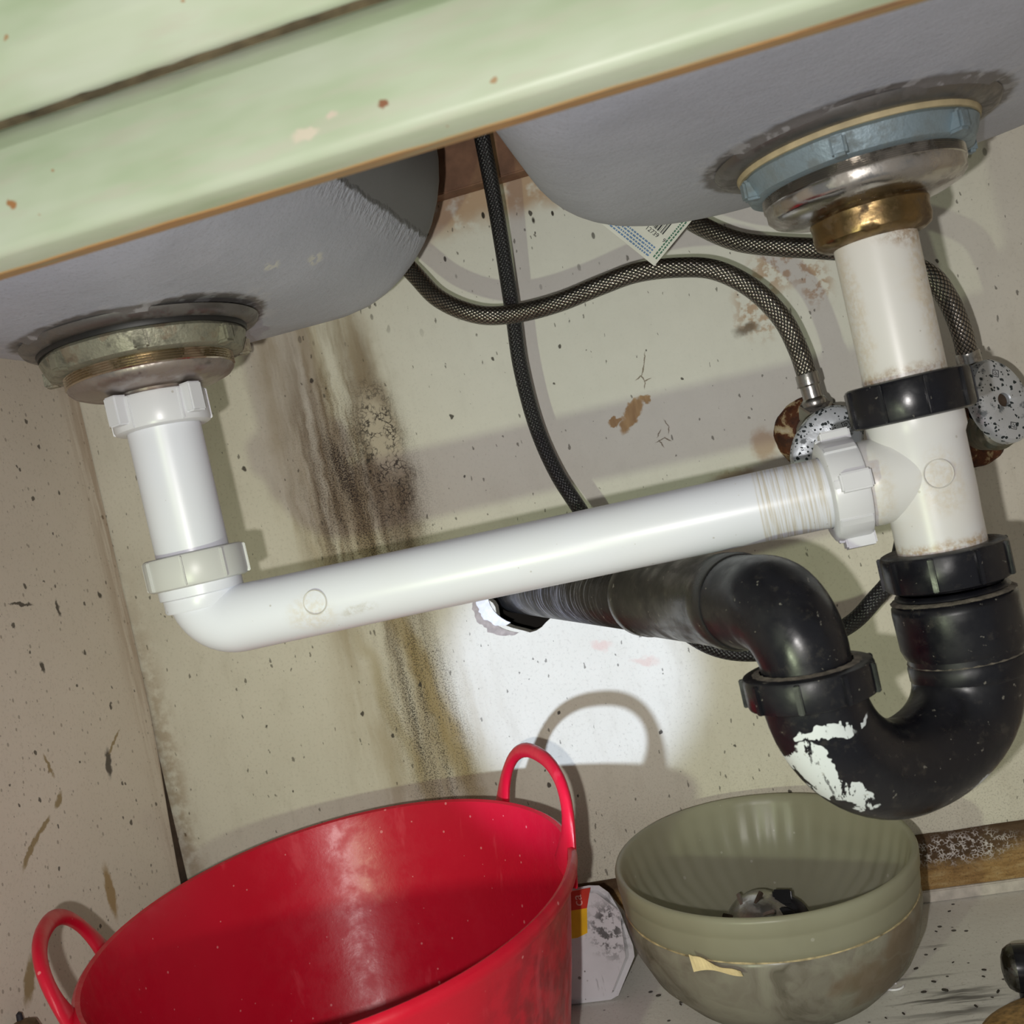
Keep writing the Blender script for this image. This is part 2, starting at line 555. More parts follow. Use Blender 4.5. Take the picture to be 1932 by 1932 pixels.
def pvc_mat(name, stains=(), base=(.73, .74, .83), yellow=0., rough=.33, lines=None):
    m = Mat(name)
    col = m.mix(m.smooth(m.noise(14, 3), .35, .7, 0, .4), base, (base[0]*.96, base[1]*.95, base[2]*.90))
    if yellow:
        col = m.mix(m.mul(m.smooth(m.noise(22, 4, .6, dist=.5), .47, .66), yellow), col, (.68, .56, .36))
    wv = m.warp(.004, 90)
    for c, r, cl, a in stains:
        col = m.mix(m.mul(m.blob(c, r, .45, vec=wv), m.smooth(m.noise(320, 5, .7), .34, .68), a), col, cl)
    if lines:
        c, r, sc = lines
        ln = m.noise(1, 4, .7, vec=m.scaled(sc))
        col = m.mix(m.mul(m.blob(c, r, .04), m.smooth(ln, .42, .62), .75), col, (.50, .43, .32))
    col = m.mix(m.mul(m.specks(190, .16), .45), col, (.30, .25, .18))
    return m.done(m.bsdf(col, rough, 0, None, .5, 0, .0))


def abs_mat(name, paint=False, base=(.007, .007, .010), dust=.28, scuffs=False):
    m = Mat(name)
    col = m.mix(m.smooth(m.noise(40, 5, .65), .45, .75, 0, .5), base, (.018, .018, .020))
    d = m.mul(m.smooth(m.noise(150, 4, .7), .55, .72), dust)
    col = m.mix(d, col, (.075, .066, .054))
    rough = m.smooth(m.noise(60, 4), .35, .7, .24, .5)
    if scuffs:
        ln = m.noise(1, 4, .75, vec=m.scaled((30, 420, 30), (0, 0, .48)))
        zone = m.blob((-.125, -.08, .268), (.085, .085, BIG), .5)
        col = m.mix(m.mul(zone, m.smooth(ln, .48, .66), .65), col, (.30, .30, .33))
    if paint:
        wv = m.warp(.010, 70)
        torn = m.smooth(m.noise(1, 5, .7, vec=m.scaled((170, 60, 50), (0, .55, 0))), .43, .50)
        k = m.math('MAXIMUM', m.blob((.006, -.3525, .2135), (.009, BIG, .0145), .25, rot=(0, -.45, 0), vec=wv), m.blob((.0165, -.3525, .2305), (.015, BIG, .0030), .3, rot=(0, -.05, 0), vec=wv))
        k2 = m.blob((.015, -.3525, .202), (.016, BIG, .007), .5, rot=(0, .5, 0), vec=wv)
        k = m.math('MAXIMUM', m.smooth(m.mul(k, m.smooth(torn, 0, 1, .42, 1)), .38, .5), m.smooth(m.mul(k2, torn), .4, .5))
        k = m.math('MAXIMUM', k, m.blob((.079, -.29, .183), (.0075, BIG, .0017), .3, rot=(0, -.2, 0), vec=m.warp(.003, 200)))
        col = m.mix(k, col, (.66, .70, .72))
        rough = m.math('MAXIMUM', rough, m.mul(k, .6))
    sp = m.mul(m.specks(330, .3, vec=m.warp(.003, 300)), .5)
    col = m.mix(sp, col, (.30, .28, .24))
    return m.done(m.bsdf(col, rough, 0, m.bump(m.noise(140, 4), .12, .0006), .4))


def braid_mat(name, dark, lite, k=1100., n=12, metal=.8, rough=.3, bump=.9):
    m = Mat(name)
    uv = m.node('SeparateXYZ', {0: m.node('TexCoord').outputs['UV']}).outputs
    a = m.math('ADD', m.math('MULTIPLY', uv[0], k), m.math('MULTIPLY', uv[1], 2*PI*n))
    b = m.math('SUBTRACT', m.math('MULTIPLY', uv[0], k), m.math('MULTIPLY', uv[1], 2*PI*n))
    h = m.math('MULTIPLY', m.math('ABSOLUTE', m.math('SINE', m.math('MULTIPLY', a, .5))), m.math('ABSOLUTE', m.math('SINE', m.math('MULTIPLY', b, .5))))
    strand = m.math('ABSOLUTE', m.math('SINE', m.math('MULTIPLY', a, 2.0)))
    col = m.mix(m.smooth(h, .12, .6), dark, lite)
    col = m.mix(m.mul(m.smooth(m.noise(70, 4), .5, .7), .4), col, tuple(c*.5 for c in dark))
    hh = m.math('ADD', h, m.math('MULTIPLY', strand, .15))
    return m.done(m.bsdf(col, rough, m.smooth(h, .1, .5, 0, metal), m.bump(hh, bump, .0009), .5))


def metal_mat(name, base, rough=.3, corr=(.25, .2, .13), amount=.5, scale=70, metal=1., bump=.2, rust=None):
    m = Mat(name)
    n = m.noise(scale, 5, .65)
    k = m.mul(m.smooth(n, .45, .66), amount)
    col = m.mix(k, base, corr)
    if rust:
        k2 = m.mul(m.smooth(m.noise(scale*.6, 4, .6, vec=m.warp(.004, 80)), .54, .62), rust)
        col = m.mix(k2, col, (.16, .06, .02))
        k = m.math('MAXIMUM', k, k2)
    return m.done(m.bsdf(col, m.smooth(k, 0, 1, rough, .75), m.smooth(k, 0, 1, metal, metal*.25), m.bump(m.noise(scale*4, 4), bump, .0006), .5))


def red_mat():
    m = Mat('red_rubber_plastic')
    col = m.ramp(m.noise(9, 3), [(.3, (.50, .005, .022)), (.7, (.58, .008, .032))])
    wv = m.warp(.012, 40)
    grime = m.mul(m.blob((-.145, -.30, .10), (.04, .05, .05), .6, vec=wv), m.smooth(m.noise(70, 4), .42, .6), .55)
    col = m.mix(grime, col, (.13, .006, .012))
    sp = m.specks(210, .26)
    col = m.mix(m.mul(sp, .55), col, (.85, .35, .35))
    scr = m.mul(m.smooth(m.noise(1, 4, .7, vec=m.scaled((40, 40, 8))), .60, .70), .25)
    col = m.mix(scr, col, (.75, .10, .13))
    return m.done(m.bsdf(col, m.smooth(m.noise(90, 4), .35, .7, .30, .46), 0, m.bump(m.noise(330, 4, .6), .16, .0006), .38))


def glass_mat(name, marbled=False):
    m = Mat(name)
    if marbled:
        n = m.noise(11, 5, .6, vec=m.warp(.05, 14), dist=1.6)
        col = m.ramp(n, [(.28, (.22, .20, .155)), (.42, (.42, .39, .33)), (.55, (.52, .50, .42)), (.66, (.40, .39, .31)), (.8, (.58, .54, .50))])
        col = m.mix(m.mul(m.smooth(m.noise(16, 3), .58, .68), .5), col, (.30, .17, .08))
        vein = m.node('TexVoronoi', {'Vector': m.warp(.03, 20), 'Scale': 16}, feature='DISTANCE_TO_EDGE').outputs[0]
        col = m.mix(m.mul(m.smooth(vein, .03, .0), .16), col, (.60, .58, .50))
    else:
        col = m.ramp(m.noise(12, 4), [(.3, (.48, .465, .35)), (.7, (.58, .575, .45))])
    col = m.mix(m.mul(m.specks(150, .24), .8), col, (.75, .74, .66))
    pr = m.bsdf(col, .33 if not marbled else .26, 0, m.bump(m.noise(160, 3), .06, .0005), .5)
    tr = m.node('BsdfTranslucent', {'Color': col}).outputs[0]
    tp = m.node('BsdfTransparent', {'Color': (.80, .82, .72, 1)}).outputs[0]
    a = m.node('MixShader', {0: .52, 1: pr, 2: tr}).outputs[0]
    return m.done(m.node('MixShader', {0: .17, 1: a, 2: tp}).outputs[0])


M = {}
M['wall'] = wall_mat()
M['side'] = side_mat()
M['floor'] = floor_mat()
M['rot'] = rot_mat()
M['green'] = green_mat()
M['edge'] = edge_mat()
M['sink'] = sink_mat()
M['ceil'] = simple('raw_board', (.30, .22, .15), .8)
M['brownboard'] = simple('bare_brown_batten', (.20, .105, .06), .7, var=.25, vscale=70, bump=.3)
M['strip'] = simple('pale_dirty_bead', (.52, .48, .42), .6, var=.2, vscale=120, bump=.3)
M['dark'] = simple('dark_void', (.02, .017, .014), .9)
M['gap'] = simple('dark_brown_gap', (.055, .035, .022), .85, var=.4, vscale=120)
M['crack_shade'] = simple('dark_seam_shade', (.13, .10, .055), .9, var=.6, vscale=90)
M['torn'] = simple('torn_white_board', (.78, .78, .80), .85, var=.12, vscale=200, bump=.5)
M['torngrey'] = simple('torn_grey_board', (.36, .31, .27), .85, var=.2, vscale=200, bump=.5)
BRN, TANC = (.32, .19, .08), (.55, .42, .22)
M['pvc'] = pvc_mat('white_plastic')
M['pvc_nut'] = pvc_mat('white_nut_plastic', base=(.70, .70, .75), rough=.3)
M['pvc_cloudy'] = pvc_mat('cloudy_nut_plastic', base=(.56, .56, .56), rough=.35)
M['pvc_arm'] = pvc_mat('white_waste_pipe_plastic', stains=(((-.222, -.296, .318), (.012, .01, .010), TANC, .35), ((-.198, -.296, .316), (.010, .01, .003), (.4, .36, .28), .5)),
                       lines=((.0235, -.278, .3235), (.0165, .05, .05), (950, 14, 22)))
M['pvc_tail'] = pvc_mat('stained_tailpiece_plastic', stains=(((.0865, -.27, .369), (.03, .03, .005), BRN, .8), ((.102, -.27, .41), (.006, .03, .04), TANC, .5), ((.070, -.28, .40), (.004, .03, .03), TANC, .4), ((.10, -.28, .434), (.014, .03, .006), BRN, .8)), base=(.74, .725, .69), yellow=.3)
M['pvc_tee'] = pvc_mat('white_tee_plastic', stains=(((.0865, -.27, .288), (.03, .03, .0045), (.40, .25, .10), .9), ((.090, -.29, .318), (.010, .02, .014), TANC, .35), ((.062, -.29, .318), (.006, .05, .02), TANC, .3)), base=(.73, .725, .73), yellow=.10)
M['abs'] = abs_mat('black_trap_plastic')
M['abs_bend'] = abs_mat('black_trap_bend_plastic', paint=True)
M['abs_nut'] = abs_mat('black_nut_plastic', dust=.2)
M['abs_pipe'] = abs_mat('scuffed_black_pipe', scuffs=True, base=(.022, .021, .020), dust=.5)
M['dirt'] = simple('dried_dirt', (.16, .14, .11), .95, var=.5, vscale=250, bump=.8)
M['steel_braid'] = braid_mat('braided_steel', (.008, .007, .006), (.34, .31, .27), k=1700., n=15, metal=1.0, rough=.24, bump=.45)
M['black_braid'] = braid_mat('black_braided_nylon', (.003, .003, .004), (.022, .022, .026), k=2000, n=12, metal=.0, rough=.30, bump=.5)
M['chrome'] = metal_mat('tarnished_chrome', (.62, .63, .65), .22, (.10, .11, .10), .55, 130)
M['ferrule'] = metal_mat('dull_steel_ferrule', (.42, .41, .39), .28, (.14, .12, .10), .5, 110)
M['brass_dull'] = metal_mat('brown_tarnished_brass', (.24, .165, .075), .3, (.075, .045, .022), .9, 60, rust=.5)
M['valve_body'] = metal_mat('grimy_valve_brass', (.20, .19, .15), .4, (.06, .09, .075), .7, 90)


def handle_mat():
    m = Mat('pitted_chrome_handle')
    pits = m.specks(560, 1.3)
    k = m.math('MAXIMUM', pits, m.mul(m.smooth(m.noise(130, 4), .56, .66), .7))
    col = m.mix(k, (.60, .64, .68), (.02, .03, .032))
    return m.done(m.bsdf(col, m.smooth(k, 0, 1, .34, .7), m.smooth(k, 0, 1, .45, .1), m.bump(m.noise(240, 4), .35, .0005), .5))


M['handle'] = handle_mat()
M['rust_rose'] = None


def rose_mat():
    m = Mat('rusted_wall_rose')
    n = m.noise(75, 4, .6, vec=m.warp(.006, 60))
    col = m.ramp(n, [(.42, (.05, .020, .011)), (.55, (.12, .042, .016)), (.60, (.46, .36, .20)), (.72, (.60, .54, .38))])
    return m.done(m.bsdf(col, .7, .1, m.bump(m.noise(240, 4), .6, .001), .3))


M['rust_rose'] = rose_mat()
M['zinc'] = metal_mat('corroded_zinc', (.30, .29, .22), .5, (.12, .115, .085), .95, 120, .55, .6, rust=.3)
M['zinc_blue'] = metal_mat('blue_grey_zinc', (.25, .32, .355), .5, (.17, .20, .20), .9, 110, .45, .5)
M['thread'] = metal_mat('brown_steel_thread', (.52, .45, .34), .25, (.16, .085, .04), .75, 55, rust=.5)
M['strainer_l'] = metal_mat('dull_drain_cup', (.40, .36, .34), .36, (.20, .15, .12), .7, 50, rust=.25)
M['strainer_r'] = metal_mat('polished_drain_cup', (.50, .48, .45), .2, (.15, .12, .09), .6, 45, rust=.35)
M['bare_steel'] = metal_mat('bare_steel_recess', (.24, .23, .22), .45, (.09, .08, .07), .7, 70)
M['rubber'] = simple('black_rubber_gasket', (.012, .011, .010), .5)
M['gasket_tan'] = simple('tan_fibre_washer', (.46, .38, .22), .7, var=.2, vscale=90)
M['red'] = red_mat()
M['glass_in'] = glass_mat('frosted_ribbed_glass')
M['glass_out'] = glass_mat('marbled_alabaster_glass', True)
M['jug'] = None


def jug_mat():
    m = Mat('scuffed_white_jug')
    col = m.ramp(m.noise(25, 4), [(.3, (.55, .54, .56)), (.7, (.66, .65, .68))])
    sm = m.mul(m.blob((-.148, -.1, .052), (.012, BIG, .018), .6, vec=m.warp(.006, 80)), m.smooth(m.noise(170, 4, .7), .48, .58))
    col = m.mix(m.mul(sm, .9), col, (.06, .06, .06))
    sc = m.mul(m.smooth(m.noise(1, 4, .7, vec=m.scaled((260, 60, 40))), .60, .68), .5)
    col = m.mix(sc, col, (.25, .24, .26))
    col = m.mix(m.mul(m.specks(200, .34), .8), col, (.10, .09, .08))
    return m.done(m.bsdf(col, .4, 0, None, .4))


M['jug'] = jug_mat()
M['label_red'] = simple('red_label', (.50, .03, .015), .45)
M['label_yellow'] = simple('yellow_label', (.70, .40, .01), .45, var=.15)
M['ink_white'] = simple('pale_pink_ink', (.75, .40, .36), .5)
M['ink_black'] = simple('black_ink', (.02, .02, .025), .6)
M['ink_blue'] = simple('blue_ink', (.12, .22, .40), .6)
M['ink_green'] = simple('dark_green_ink', (.05, .16, .10), .6)
M['paper'] = simple('cream_card', (.66, .66, .60), .75, var=.06)
M['scrap'] = simple('yellowed_torn_paper', (.68, .55, .30), .8, var=.15, vscale=150)
M['worn_cap'] = metal_mat('worn_dark_cap', (.13, .125, .11), .25, (.03, .03, .03), .8, 120)
M['rim_tan'] = simple('rim_tan', (.36, .29, .16), .7, var=.6, vscale=160)
M['blackgloss'] = simple('glossy_black_plastic', (.010, .010, .012), .2)
M['tanpot'] = simple('speckled_tan_glaze', (.30, .18, .06), .5, var=.5, vscale=300, bump=.3)
M['stick'] = simple('dark_brown_wood', (.10, .058, .025), .6, var=.5, vscale=130)
M['beige_mark'] = simple('beige_moulding_mark', (.69, .67, .63), .4)
M['bead'] = simple('pale_plastic_ring', (.72, .72, .74), .3)
M['pellet'] = simple('dry_black_crumbs', (.03, .024, .018), .9)

# ================================================================== the setting
# back wall with a torn hole for the drain pipe
HC = V((-.168, 0, .280))
bm = new()
X0, X1, Z0, Z1 = -.55, .45, 0.0, .70
outer = [bm.verts.new((x, 0, z)) for x, z in ((X0, Z0), (X1, Z0), (X1, Z1), (X0, Z1))]
hole = []
for i in range(44):
    t = 2*PI*i/44
    r = .0300+.0022*math.sin(3*t+1)+.0016*math.sin(7*t)+random.uniform(-.0009, .0009)
    hole.append(bm.verts.new((HC.x-.004+r*1.12*math.cos(t), 0, HC.z+r*.98*math.sin(t))))
es = [bm.edges.new((q[i], q[(i+1) % len(q)])) for q in (outer, hole) for i in range(len(q))]
bmesh.ops.triangle_fill(bm, edges=es, use_beauty=True)
r = bmesh.ops.extrude_face_region(bm, geom=bm.faces[:])
bmesh.ops.translate(bm, vec=(0, .011, 0), verts=[v for v in r['geom'] if isinstance(v, bmesh.types.BMVert)])
fix(bm)
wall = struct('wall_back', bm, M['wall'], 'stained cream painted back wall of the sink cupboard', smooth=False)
bm = new()
add_box(bm, (-.26, .0115, .19), (-.08, .10, .37))
bm.faces.ensure_lookup_table()
bmesh.ops.delete(bm, geom=[f for f in bm.faces if f.calc_center_median().y < .012], context='FACES')
struct('wall_cavity', bm, M['dark'], parent=wall, smooth=False)
# ragged white board torn out along the left of the hole
for nm, mt, a0, a1, din, dout, y, n in (('torn_rim', M['torn'], 2.75, 4.1, -.002, .0075, -.0016, 26), ('torn_rim', M['torngrey'], 2.95, 4.35, .005, .0125, -.0008, 26), ('torn_rim', M['torn'], 5.25, 5.9, -.003, .004, -.0016, 14)):
    bm = new()
    fr = []
    for i in range(n+1):
        t = a0+(a1-a0)*i/n
        taper = max(0, math.sin(PI*i/n))**.6
        q = []
        for k, d in ((0, din), (1, din+(dout-din)*taper*(1+.35*mnoise.noise(V((i*.9, 3, y*900)))))):
            rr = .030+d
            q.append(V((HC.x-.004+rr*1.12*math.cos(t), y-.0007*random.random(), HC.z+rr*.92*math.sin(t))))
        fr.append([bm.verts.new(q[0]), bm.verts.new(q[1]), bm.verts.new(q[1]+V((0, .0012, 0))), bm.verts.new(q[0]+V((0, .0012, 0)))])
    for a, b in zip(fr, fr[1:]):
        for k in range(4):
            bm.faces.new((a[k], a[(k+1) % 4], b[(k+1) % 4], b[k]))
    bm.faces.new(fr[0]); bm.faces.new(fr[-1][::-1])
    struct(nm, fix(bm), mt, parent=wall, smooth=False)

# left side panel, its rear edge drawing away from the wall towards the floor
bm = new()
edge = [(0.70, -.0006), (.33, -.0008), (.25, -.0015), (.20, -.0035), (.16, -.0065), (.12, -.009), (.06, -.011), (0, -.012)]
edge = [(z, y*(1.6 if z < .28 else 1)-(.0006*random.random() if z < .3 else 0)) for z, y in edge]
poly = [(-.53, 0), (-.53, .70)]+[(y, z) for z, y in edge]
add_prism(bm, poly, -.5095, -.527, lambda p, h: V((h, p[0], p[1])))
left = struct('wall_left', fix(bm), M['side'], 'tan painted left side panel of the sink cupboard', smooth=False)
bm = new()
add_box(bm, (-.535, -.0225, 0), (-.5125, -.0002, .30))
struct('corner_gap_shade', bm, M['gap'], parent=left, smooth=False)  # dark brown filler box, its colour painted as the shade inside the gap
bm = new()
add_box(bm, (.42, -.53, 0), (.436, -.0005, .70))
struct('wall_right', bm, M['side'], 'right side panel of the sink cupboard', smooth=False)
bm = new()
add_box(bm, (-.56, -.53, -.016), (.45, .0, 0))
struct('floor', bm, M['floor'], 'grey beige scuffed shelf board at the bottom of the cupboard', smooth=False)
bm = new()
add_box(bm, (-.56, -.56, .70), (.45, .02, .72))
struct('ceiling', bm, M['ceil'], 'underside of the worktop over the sink', smooth=False)

# rotten baseboard, its pale bead, brown batten at the top
bm = new()
n = 60
tp = []
for i in range(n+1):
    x = -.509+.929*i/n
    z = .0485+.0012*mnoise.noise(V((x*60, 3, 0)))+.0008*mnoise.noise(V((x*200, 9, 0)))
    tp.append((x, z))
for i in range(n):
    pass
A = [[bm.verts.new((x, y, zz)) for (y, zz) in ((-.0005, .009), (-.0042, .009), (-.0036-.0008*mnoise.noise(V((x*120, 1, 5))), z-.0012), (-.0005, z))] for x, z in tp]
for a, b in zip(A, A[1:]):
    for k in range(4):
        bm.faces.new((a[k], a[(k+1) % 4], b[(k+1) % 4], b[k]))
bm.faces.new(A[0]); bm.faces.new(A[-1][::-1])
struct('baseboard_back', fix(bm), M['rot'], 'rotten brown plywood skirting along the foot of the back wall', angle=30)
bm = new()
add_box(bm, (-.509, -.0062, .0002), (.42, -.0006, .0088), bevel=.0008)
struct('trim_1', bm, M['strip'], 'pale bead between the rotten skirting and the shelf board')
bm = new()
add_box(bm, (-.509, -.019, .5865), (.42, -.0006, .6995), bevel=.001)
struct('trim_2', bm, M['brownboard'], 'bare brown batten across the top of the back wall')

# ================================================================== cupboard front (painted frame and drawer front)
cab = thing('cabinet_front', 'worn pale green painted cupboard front hanging across the top of the view', 'cabinet', (0, -.51, .458))
XA, XB = -.40, .42
bm = new()
ny = 90
prof = [(-.5015, .4580), (-.5175, .4578), (-.5195, .4590), (-.5200, .4612), (-.5200, .4872), (-.5193, .4880), (-.5125, .4962), (-.5015, .4960)]
prev = None
for i in range(ny+1):
    x = XA+(XB-XA)*i/ny
    q = []
    for k, (y, z) in enumerate(prof):
        a = .00022 if k not in (6,) else .0005
        q.append(bm.verts.new((x, y+a*mnoise.noise(V((x*90, k, 1))), z+a*mnoise.noise(V((x*90, k, 7))))))
    if prev:
        for k in range(len(q)):
            bm.faces.new((prev[k], prev[(k+1) % len(q)], q[(k+1) % len(q)], q[k]))
    else:
        bm.faces.new(q[::-1])
    prev = q
bm.faces.new(prev)
obj('rail', fix(bm), M['green'], cab, angle=50)
bm = new()
prev = None
for i in range(ny+1):
    x = XA+(XB-XA)*i/ny
    q = [bm.verts.new((x, -.5065+.0012*mnoise.noise(V((x*45, 2, 2))), .4574)), bm.verts.new((x, -.5012, .4574)), bm.verts.new((x, -.5008, .4620)), bm.verts.new((x, -.5065, .4620))]
    if prev:
        for k in range(4):
            bm.faces.new((prev[k], prev[(k+1) % 4], q[(k+1) % 4], q[k]))
    else:
        bm.faces.new(q[::-1])
    prev = q
bm.faces.new(prev)
obj('rubbed_edge', fix(bm), M['edge'], cab)['label'] = 'bare orange wood along the lower back edge'
bm = new()
prof = [(-.5050, .4985), (-.5165, .4978), (-.5180, .4990), (-.5275, .5080), (-.5290, .5100), (-.5290, .60), (-.5050, .60)]
prev = None
for i in range(ny+1):
    x = XA+(XB-XA)*i/ny
    q = []
    for k, (y, z) in enumerate(prof):
        a = .0008 if k in (1, 2) else .0003
        q.append(bm.verts.new((x, y+a*mnoise.noise(V((x*110, k//3, 11))), z+a*mnoise.noise(V((x*110, k//3, 17))))))
    if prev:
        for k in range(len(q)):
            bm.faces.new((prev[k], prev[(k+1) % len(q)], q[(k+1) % len(q)], q[k]))
    else:
        bm.faces.new(q[::-1])
    prev = q
bm.faces.new(prev)
obj('drawer_front', fix(bm), M['green'], cab, angle=50)
bm = new()
prev = None
for i in range(220+1):
    x = XA+(XB-XA)*i/220
    a = mnoise.noise(V((x*130, 0, 31)))*.0010+mnoise.noise(V((x*420, 0, 35)))*.0005
    b = mnoise.noise(V((x*130, 0, 41)))*.0008
    g = .55+.45*mnoise.noise(V((x*38, 0, 51)))
    q = [bm.verts.new((x, -.5142, .4957)), bm.verts.new((x, -.5166-abs(b), .4962)), bm.verts.new((x, -.5166+a*.4, .4966+.0007*g+a*.7)), bm.verts.new((x, -.5120, .4985))]
    if prev:
        for k in range(4):
            bm.faces.new((prev[k], prev[(k+1) % 4], q[(k+1) % 4], q[k]))
    prev = q
obj('seam_shade', fix(bm), M['crack_shade'], cab, smooth=False)['label'] = 'dark strip painted as the shadow line of the cracked seam between drawer front and rail'  # shadow line of the seam, put in as a dark brown strip


# ================================================================== sink
def rrect(cx, cy, a, b, rc, n=12):
    pts = []
    for k, (sx, sy) in enumerate(((1, 1), (-1, 1), (-1, -1), (1, -1))):
        for i in range(n+1):
            t = PI/2*k+PI/2*i/n
            pts.append((cx+sx*(a-rc)+rc*math.cos(t), cy+sy*(b-rc)+rc*math.sin(t)))
    return pts


sink = thing('kitchen_sink', 'grey coated double bowl sink seen from underneath', 'sink', (-.1, -.28, .487))
DL, DR = (-.287, -.278), (.0865, -.270)


def bowl(cx, cy, a, b, rc, rf, z0, dc, rdrain, drop):
    bm = new()
    n = 16
    rings = []
    for z in (.675, .62, z0+rf+.02):
        rings.append([bm.verts.new((x, y, z)) for x, y in rrect(cx, cy, a, b, rc, n)])
    for k in range(0, 13):
        t = PI/2*k/12
        d = rf*(1-math.cos(t))
        rings.append([bm.verts.new((x, y, z0+rf-rf*math.sin(t))) for x, y in rrect(cx, cy, a-d, b-d, max(rc-d, .012), n)])
    N = len(rings[0])
    last = [v.co.copy() for v in rings[-1]]
    # blend from the rounded rectangle to the round recess of the drain
    for f, r, z in ((.33, None, 0), (.66, None, 0), (1, rdrain+.003, 0), (1, rdrain, -.0003), (1, rdrain-.003, -drop*.35), (1, rdrain-.007, -drop*.9), (1, rdrain-.0095, -drop), (1, .040, -drop)):
        ring = []
        for i in range(N):
            p = last[i]
            ang = math.atan2(p.y-dc[1], p.x-dc[0])
            R = r if r else rdrain+.003
            q = V((dc[0]+R*math.cos(ang), dc[1]+R*math.sin(ang), z0))
            v = p.lerp(q, f)
            v.z = z0-.0025*f+z
            ring.append(bm.verts.new(v))
        rings.append(ring)
    for a_, b_ in zip(rings, rings[1:]):
        for i in range(N):
            j = (i+1) % N
            if (a_[i].co-a_[j].co).length < 1e-7 and (b_[i].co-b_[j].co).length < 1e-7:
                continue
            f = bm.faces.new((a_[i], a_[j], b_[j], b_[i]))
    fix(bm)
    return bm


for f in (('L', -.287, -.275, .154, .196, .08, .10, .486, DL, .0655, .0045), ('R', .0865, -.292, .160, .168, .11, .05, .486, DR, .069, .0045)):
    o = obj('bowl', bowl(*f[1:]), M['sink'], sink, angle=60)
for dc, r, z in ((DL, .0655, .4835), (DR, .069, .4835)):
    bm = new()
    add_lathe(bm, [(r-.0035, z-.0008), (r-.0048, z-.0030), (r-.0085, z-.0048), (r-.0115, z-.0052), (.044, z-.0052), (.044, z-.0035)], at(dc[0], dc[1], 0), 72)
    obj('drain_recess', fix(bm), M['bare_steel'], sink)['label'] = 'bare dark steel recess around the drain'
bm = new()
add_box(bm, (-.46, -.47, .6755), (.27, -.075, .6985))
obj('rim', bm, M['bare_steel'], sink, smooth=False)


# ================================================================== strainers under the bowls
def strainer(dc, name, label, z, mats, rl, rb, brass, lugs, gasket_mat, rot, npitch, pitch):
    T = thing(name, label, 'sink drain', (dc[0], dc[1], z-.035))
    A = at(dc[0], dc[1], 0)
    bm = new()
    add_lathe(bm, [(.042, z-.0045), (rl+.0005, z-.0045), (rl+.0012, z-.0065), (rl+.0005, z-.0085), (.042, z-.0085)], A, 64, closed=True)
    obj('gasket', fix(bm), gasket_mat, T)
    bm = new()
    zt, zb = z-.0085, z-.0195
    add_lathe(bm, [(.042, zt), (rl-.001, zt), (rl, zt-.0015), (rl-.0012, zt-.005), (rl-.0035, zb+.001), (rl-.006, zb), (.042, zb)], A, 64, closed=True,
              rad=lambda t, r, q: r+(.0004*math.sin(9*t) if r > .045 else 0))
    ln = obj('lock_nut', fix(bm), mats[0], T)
    for k in range(lugs):
        t = rot+2*PI*k/lugs
        bm = new()
        F = A @ Matrix.Rotation(t, 4, 'Z')
        add_box(bm, (rl-.006, -.0035, zb+.0002), (rl+.0022, .0035, zt-.0015), F, bevel=.0012)
        obj('lug', fix(bm), mats[0], ln)
    bm = new()
    prof = [(.040, zb+.002)]
    q = zb+.0005
    for k in range(npitch):
        prof += [(rb-.0007, q), (rb+.0002, q-pitch/2), (rb-.0007, q-pitch)]
        q -= pitch
    add_lathe(bm, prof+[(rb-.001, q-.0003), (.040, q-.0003)], A, 64)
    obj('threaded_collar', fix(bm), mats[1], T)
    bm = new()
    e = q
    u = .0032 if brass else 0
    add_lathe(bm, [(.038, e+.001), (rb-.0006, e), (rb-.0008, e-.0012-u), (rb-.003, e-.0036-u), (rb-.008, e-.0056-u), (.0300, e-.0072-u), (.0232, e-.0078-u), (.0222, e-.0100-u), (.019, e-.0100-u)], A, 64)
    obj('drain_cup', fix(bm), mats[2], T, angle=60)
    if brass:
        bm = new()
        zz = .4487
        add_lathe(bm, [(.020, zz+.002), (.0262, zz+.001), (.0276, zz-.001), (.0270, zz-.004), (.0273, zz-.0085), (.0265, zz-.0115), (.0235, zz-.0135), (.0192, zz-.0145)], A, 48,
                  rad=lambda t, r, q: r+.0003*math.sin(8*t)*(r > .024))
        obj('coupling_nut', fix(bm), mats[3], T)['label'] = 'brown tarnished brass coupling nut'
    return T


strainer(DL, 'sink_strainer', 'corroded greenish grey strainer body with lugged nut under the left bowl', .4845, (M['zinc'], M['thread'], M['strainer_l']), .0535, .0440, False, 7, M['rubber'], -.2, 5, .0013)
strainer(DR, 'sink_strainer', 'blue grey nut and steel strainer body with tan washer under the right bowl', .4845, (M['zinc_blue'], M['strainer_r'], M['strainer_r'], M['brass_dull']), .0545, .0462, True, 6, M['gasket_tan'], .25, 6, .0009)


# ================================================================== white waste plumbing
def slip_nut(name, origin, axis, r, h, mat, parent, ribs=8, rib=.0012, ribw=.0022, wings=0, wing=.005, inner=.018, rot=0, x=None):
    bm = new()
    F = frame(origin, axis, x) @ Matrix.Rotation(rot, 4, 'Z')
    add_lathe(bm, [(inner, 0), (r-.0022, 0), (r-.0006, .0008), (r, .0024), (r, h-.002), (r-.0006, h-.0006), (r-.002, h), (inner, h)], F, 56, closed=True)
    for k in range(ribs):
        G = F @ Matrix.Rotation(2*PI*k/ribs, 4, 'Z')
        add_box(bm, (r-.002, -ribw/2, .001), (r+rib, ribw/2, h-.001), G, bevel=.0004)
    for k in range(wings):
        G = F @ Matrix.Rotation(2*PI*(k+.5)/wings, 4, 'Z')
        add_box(bm, (r-.003, -.0045, .0035), (r+wing, .0045, h+.0005), G, bevel=.0008)
    return obj(name, fix(bm), mat, parent)


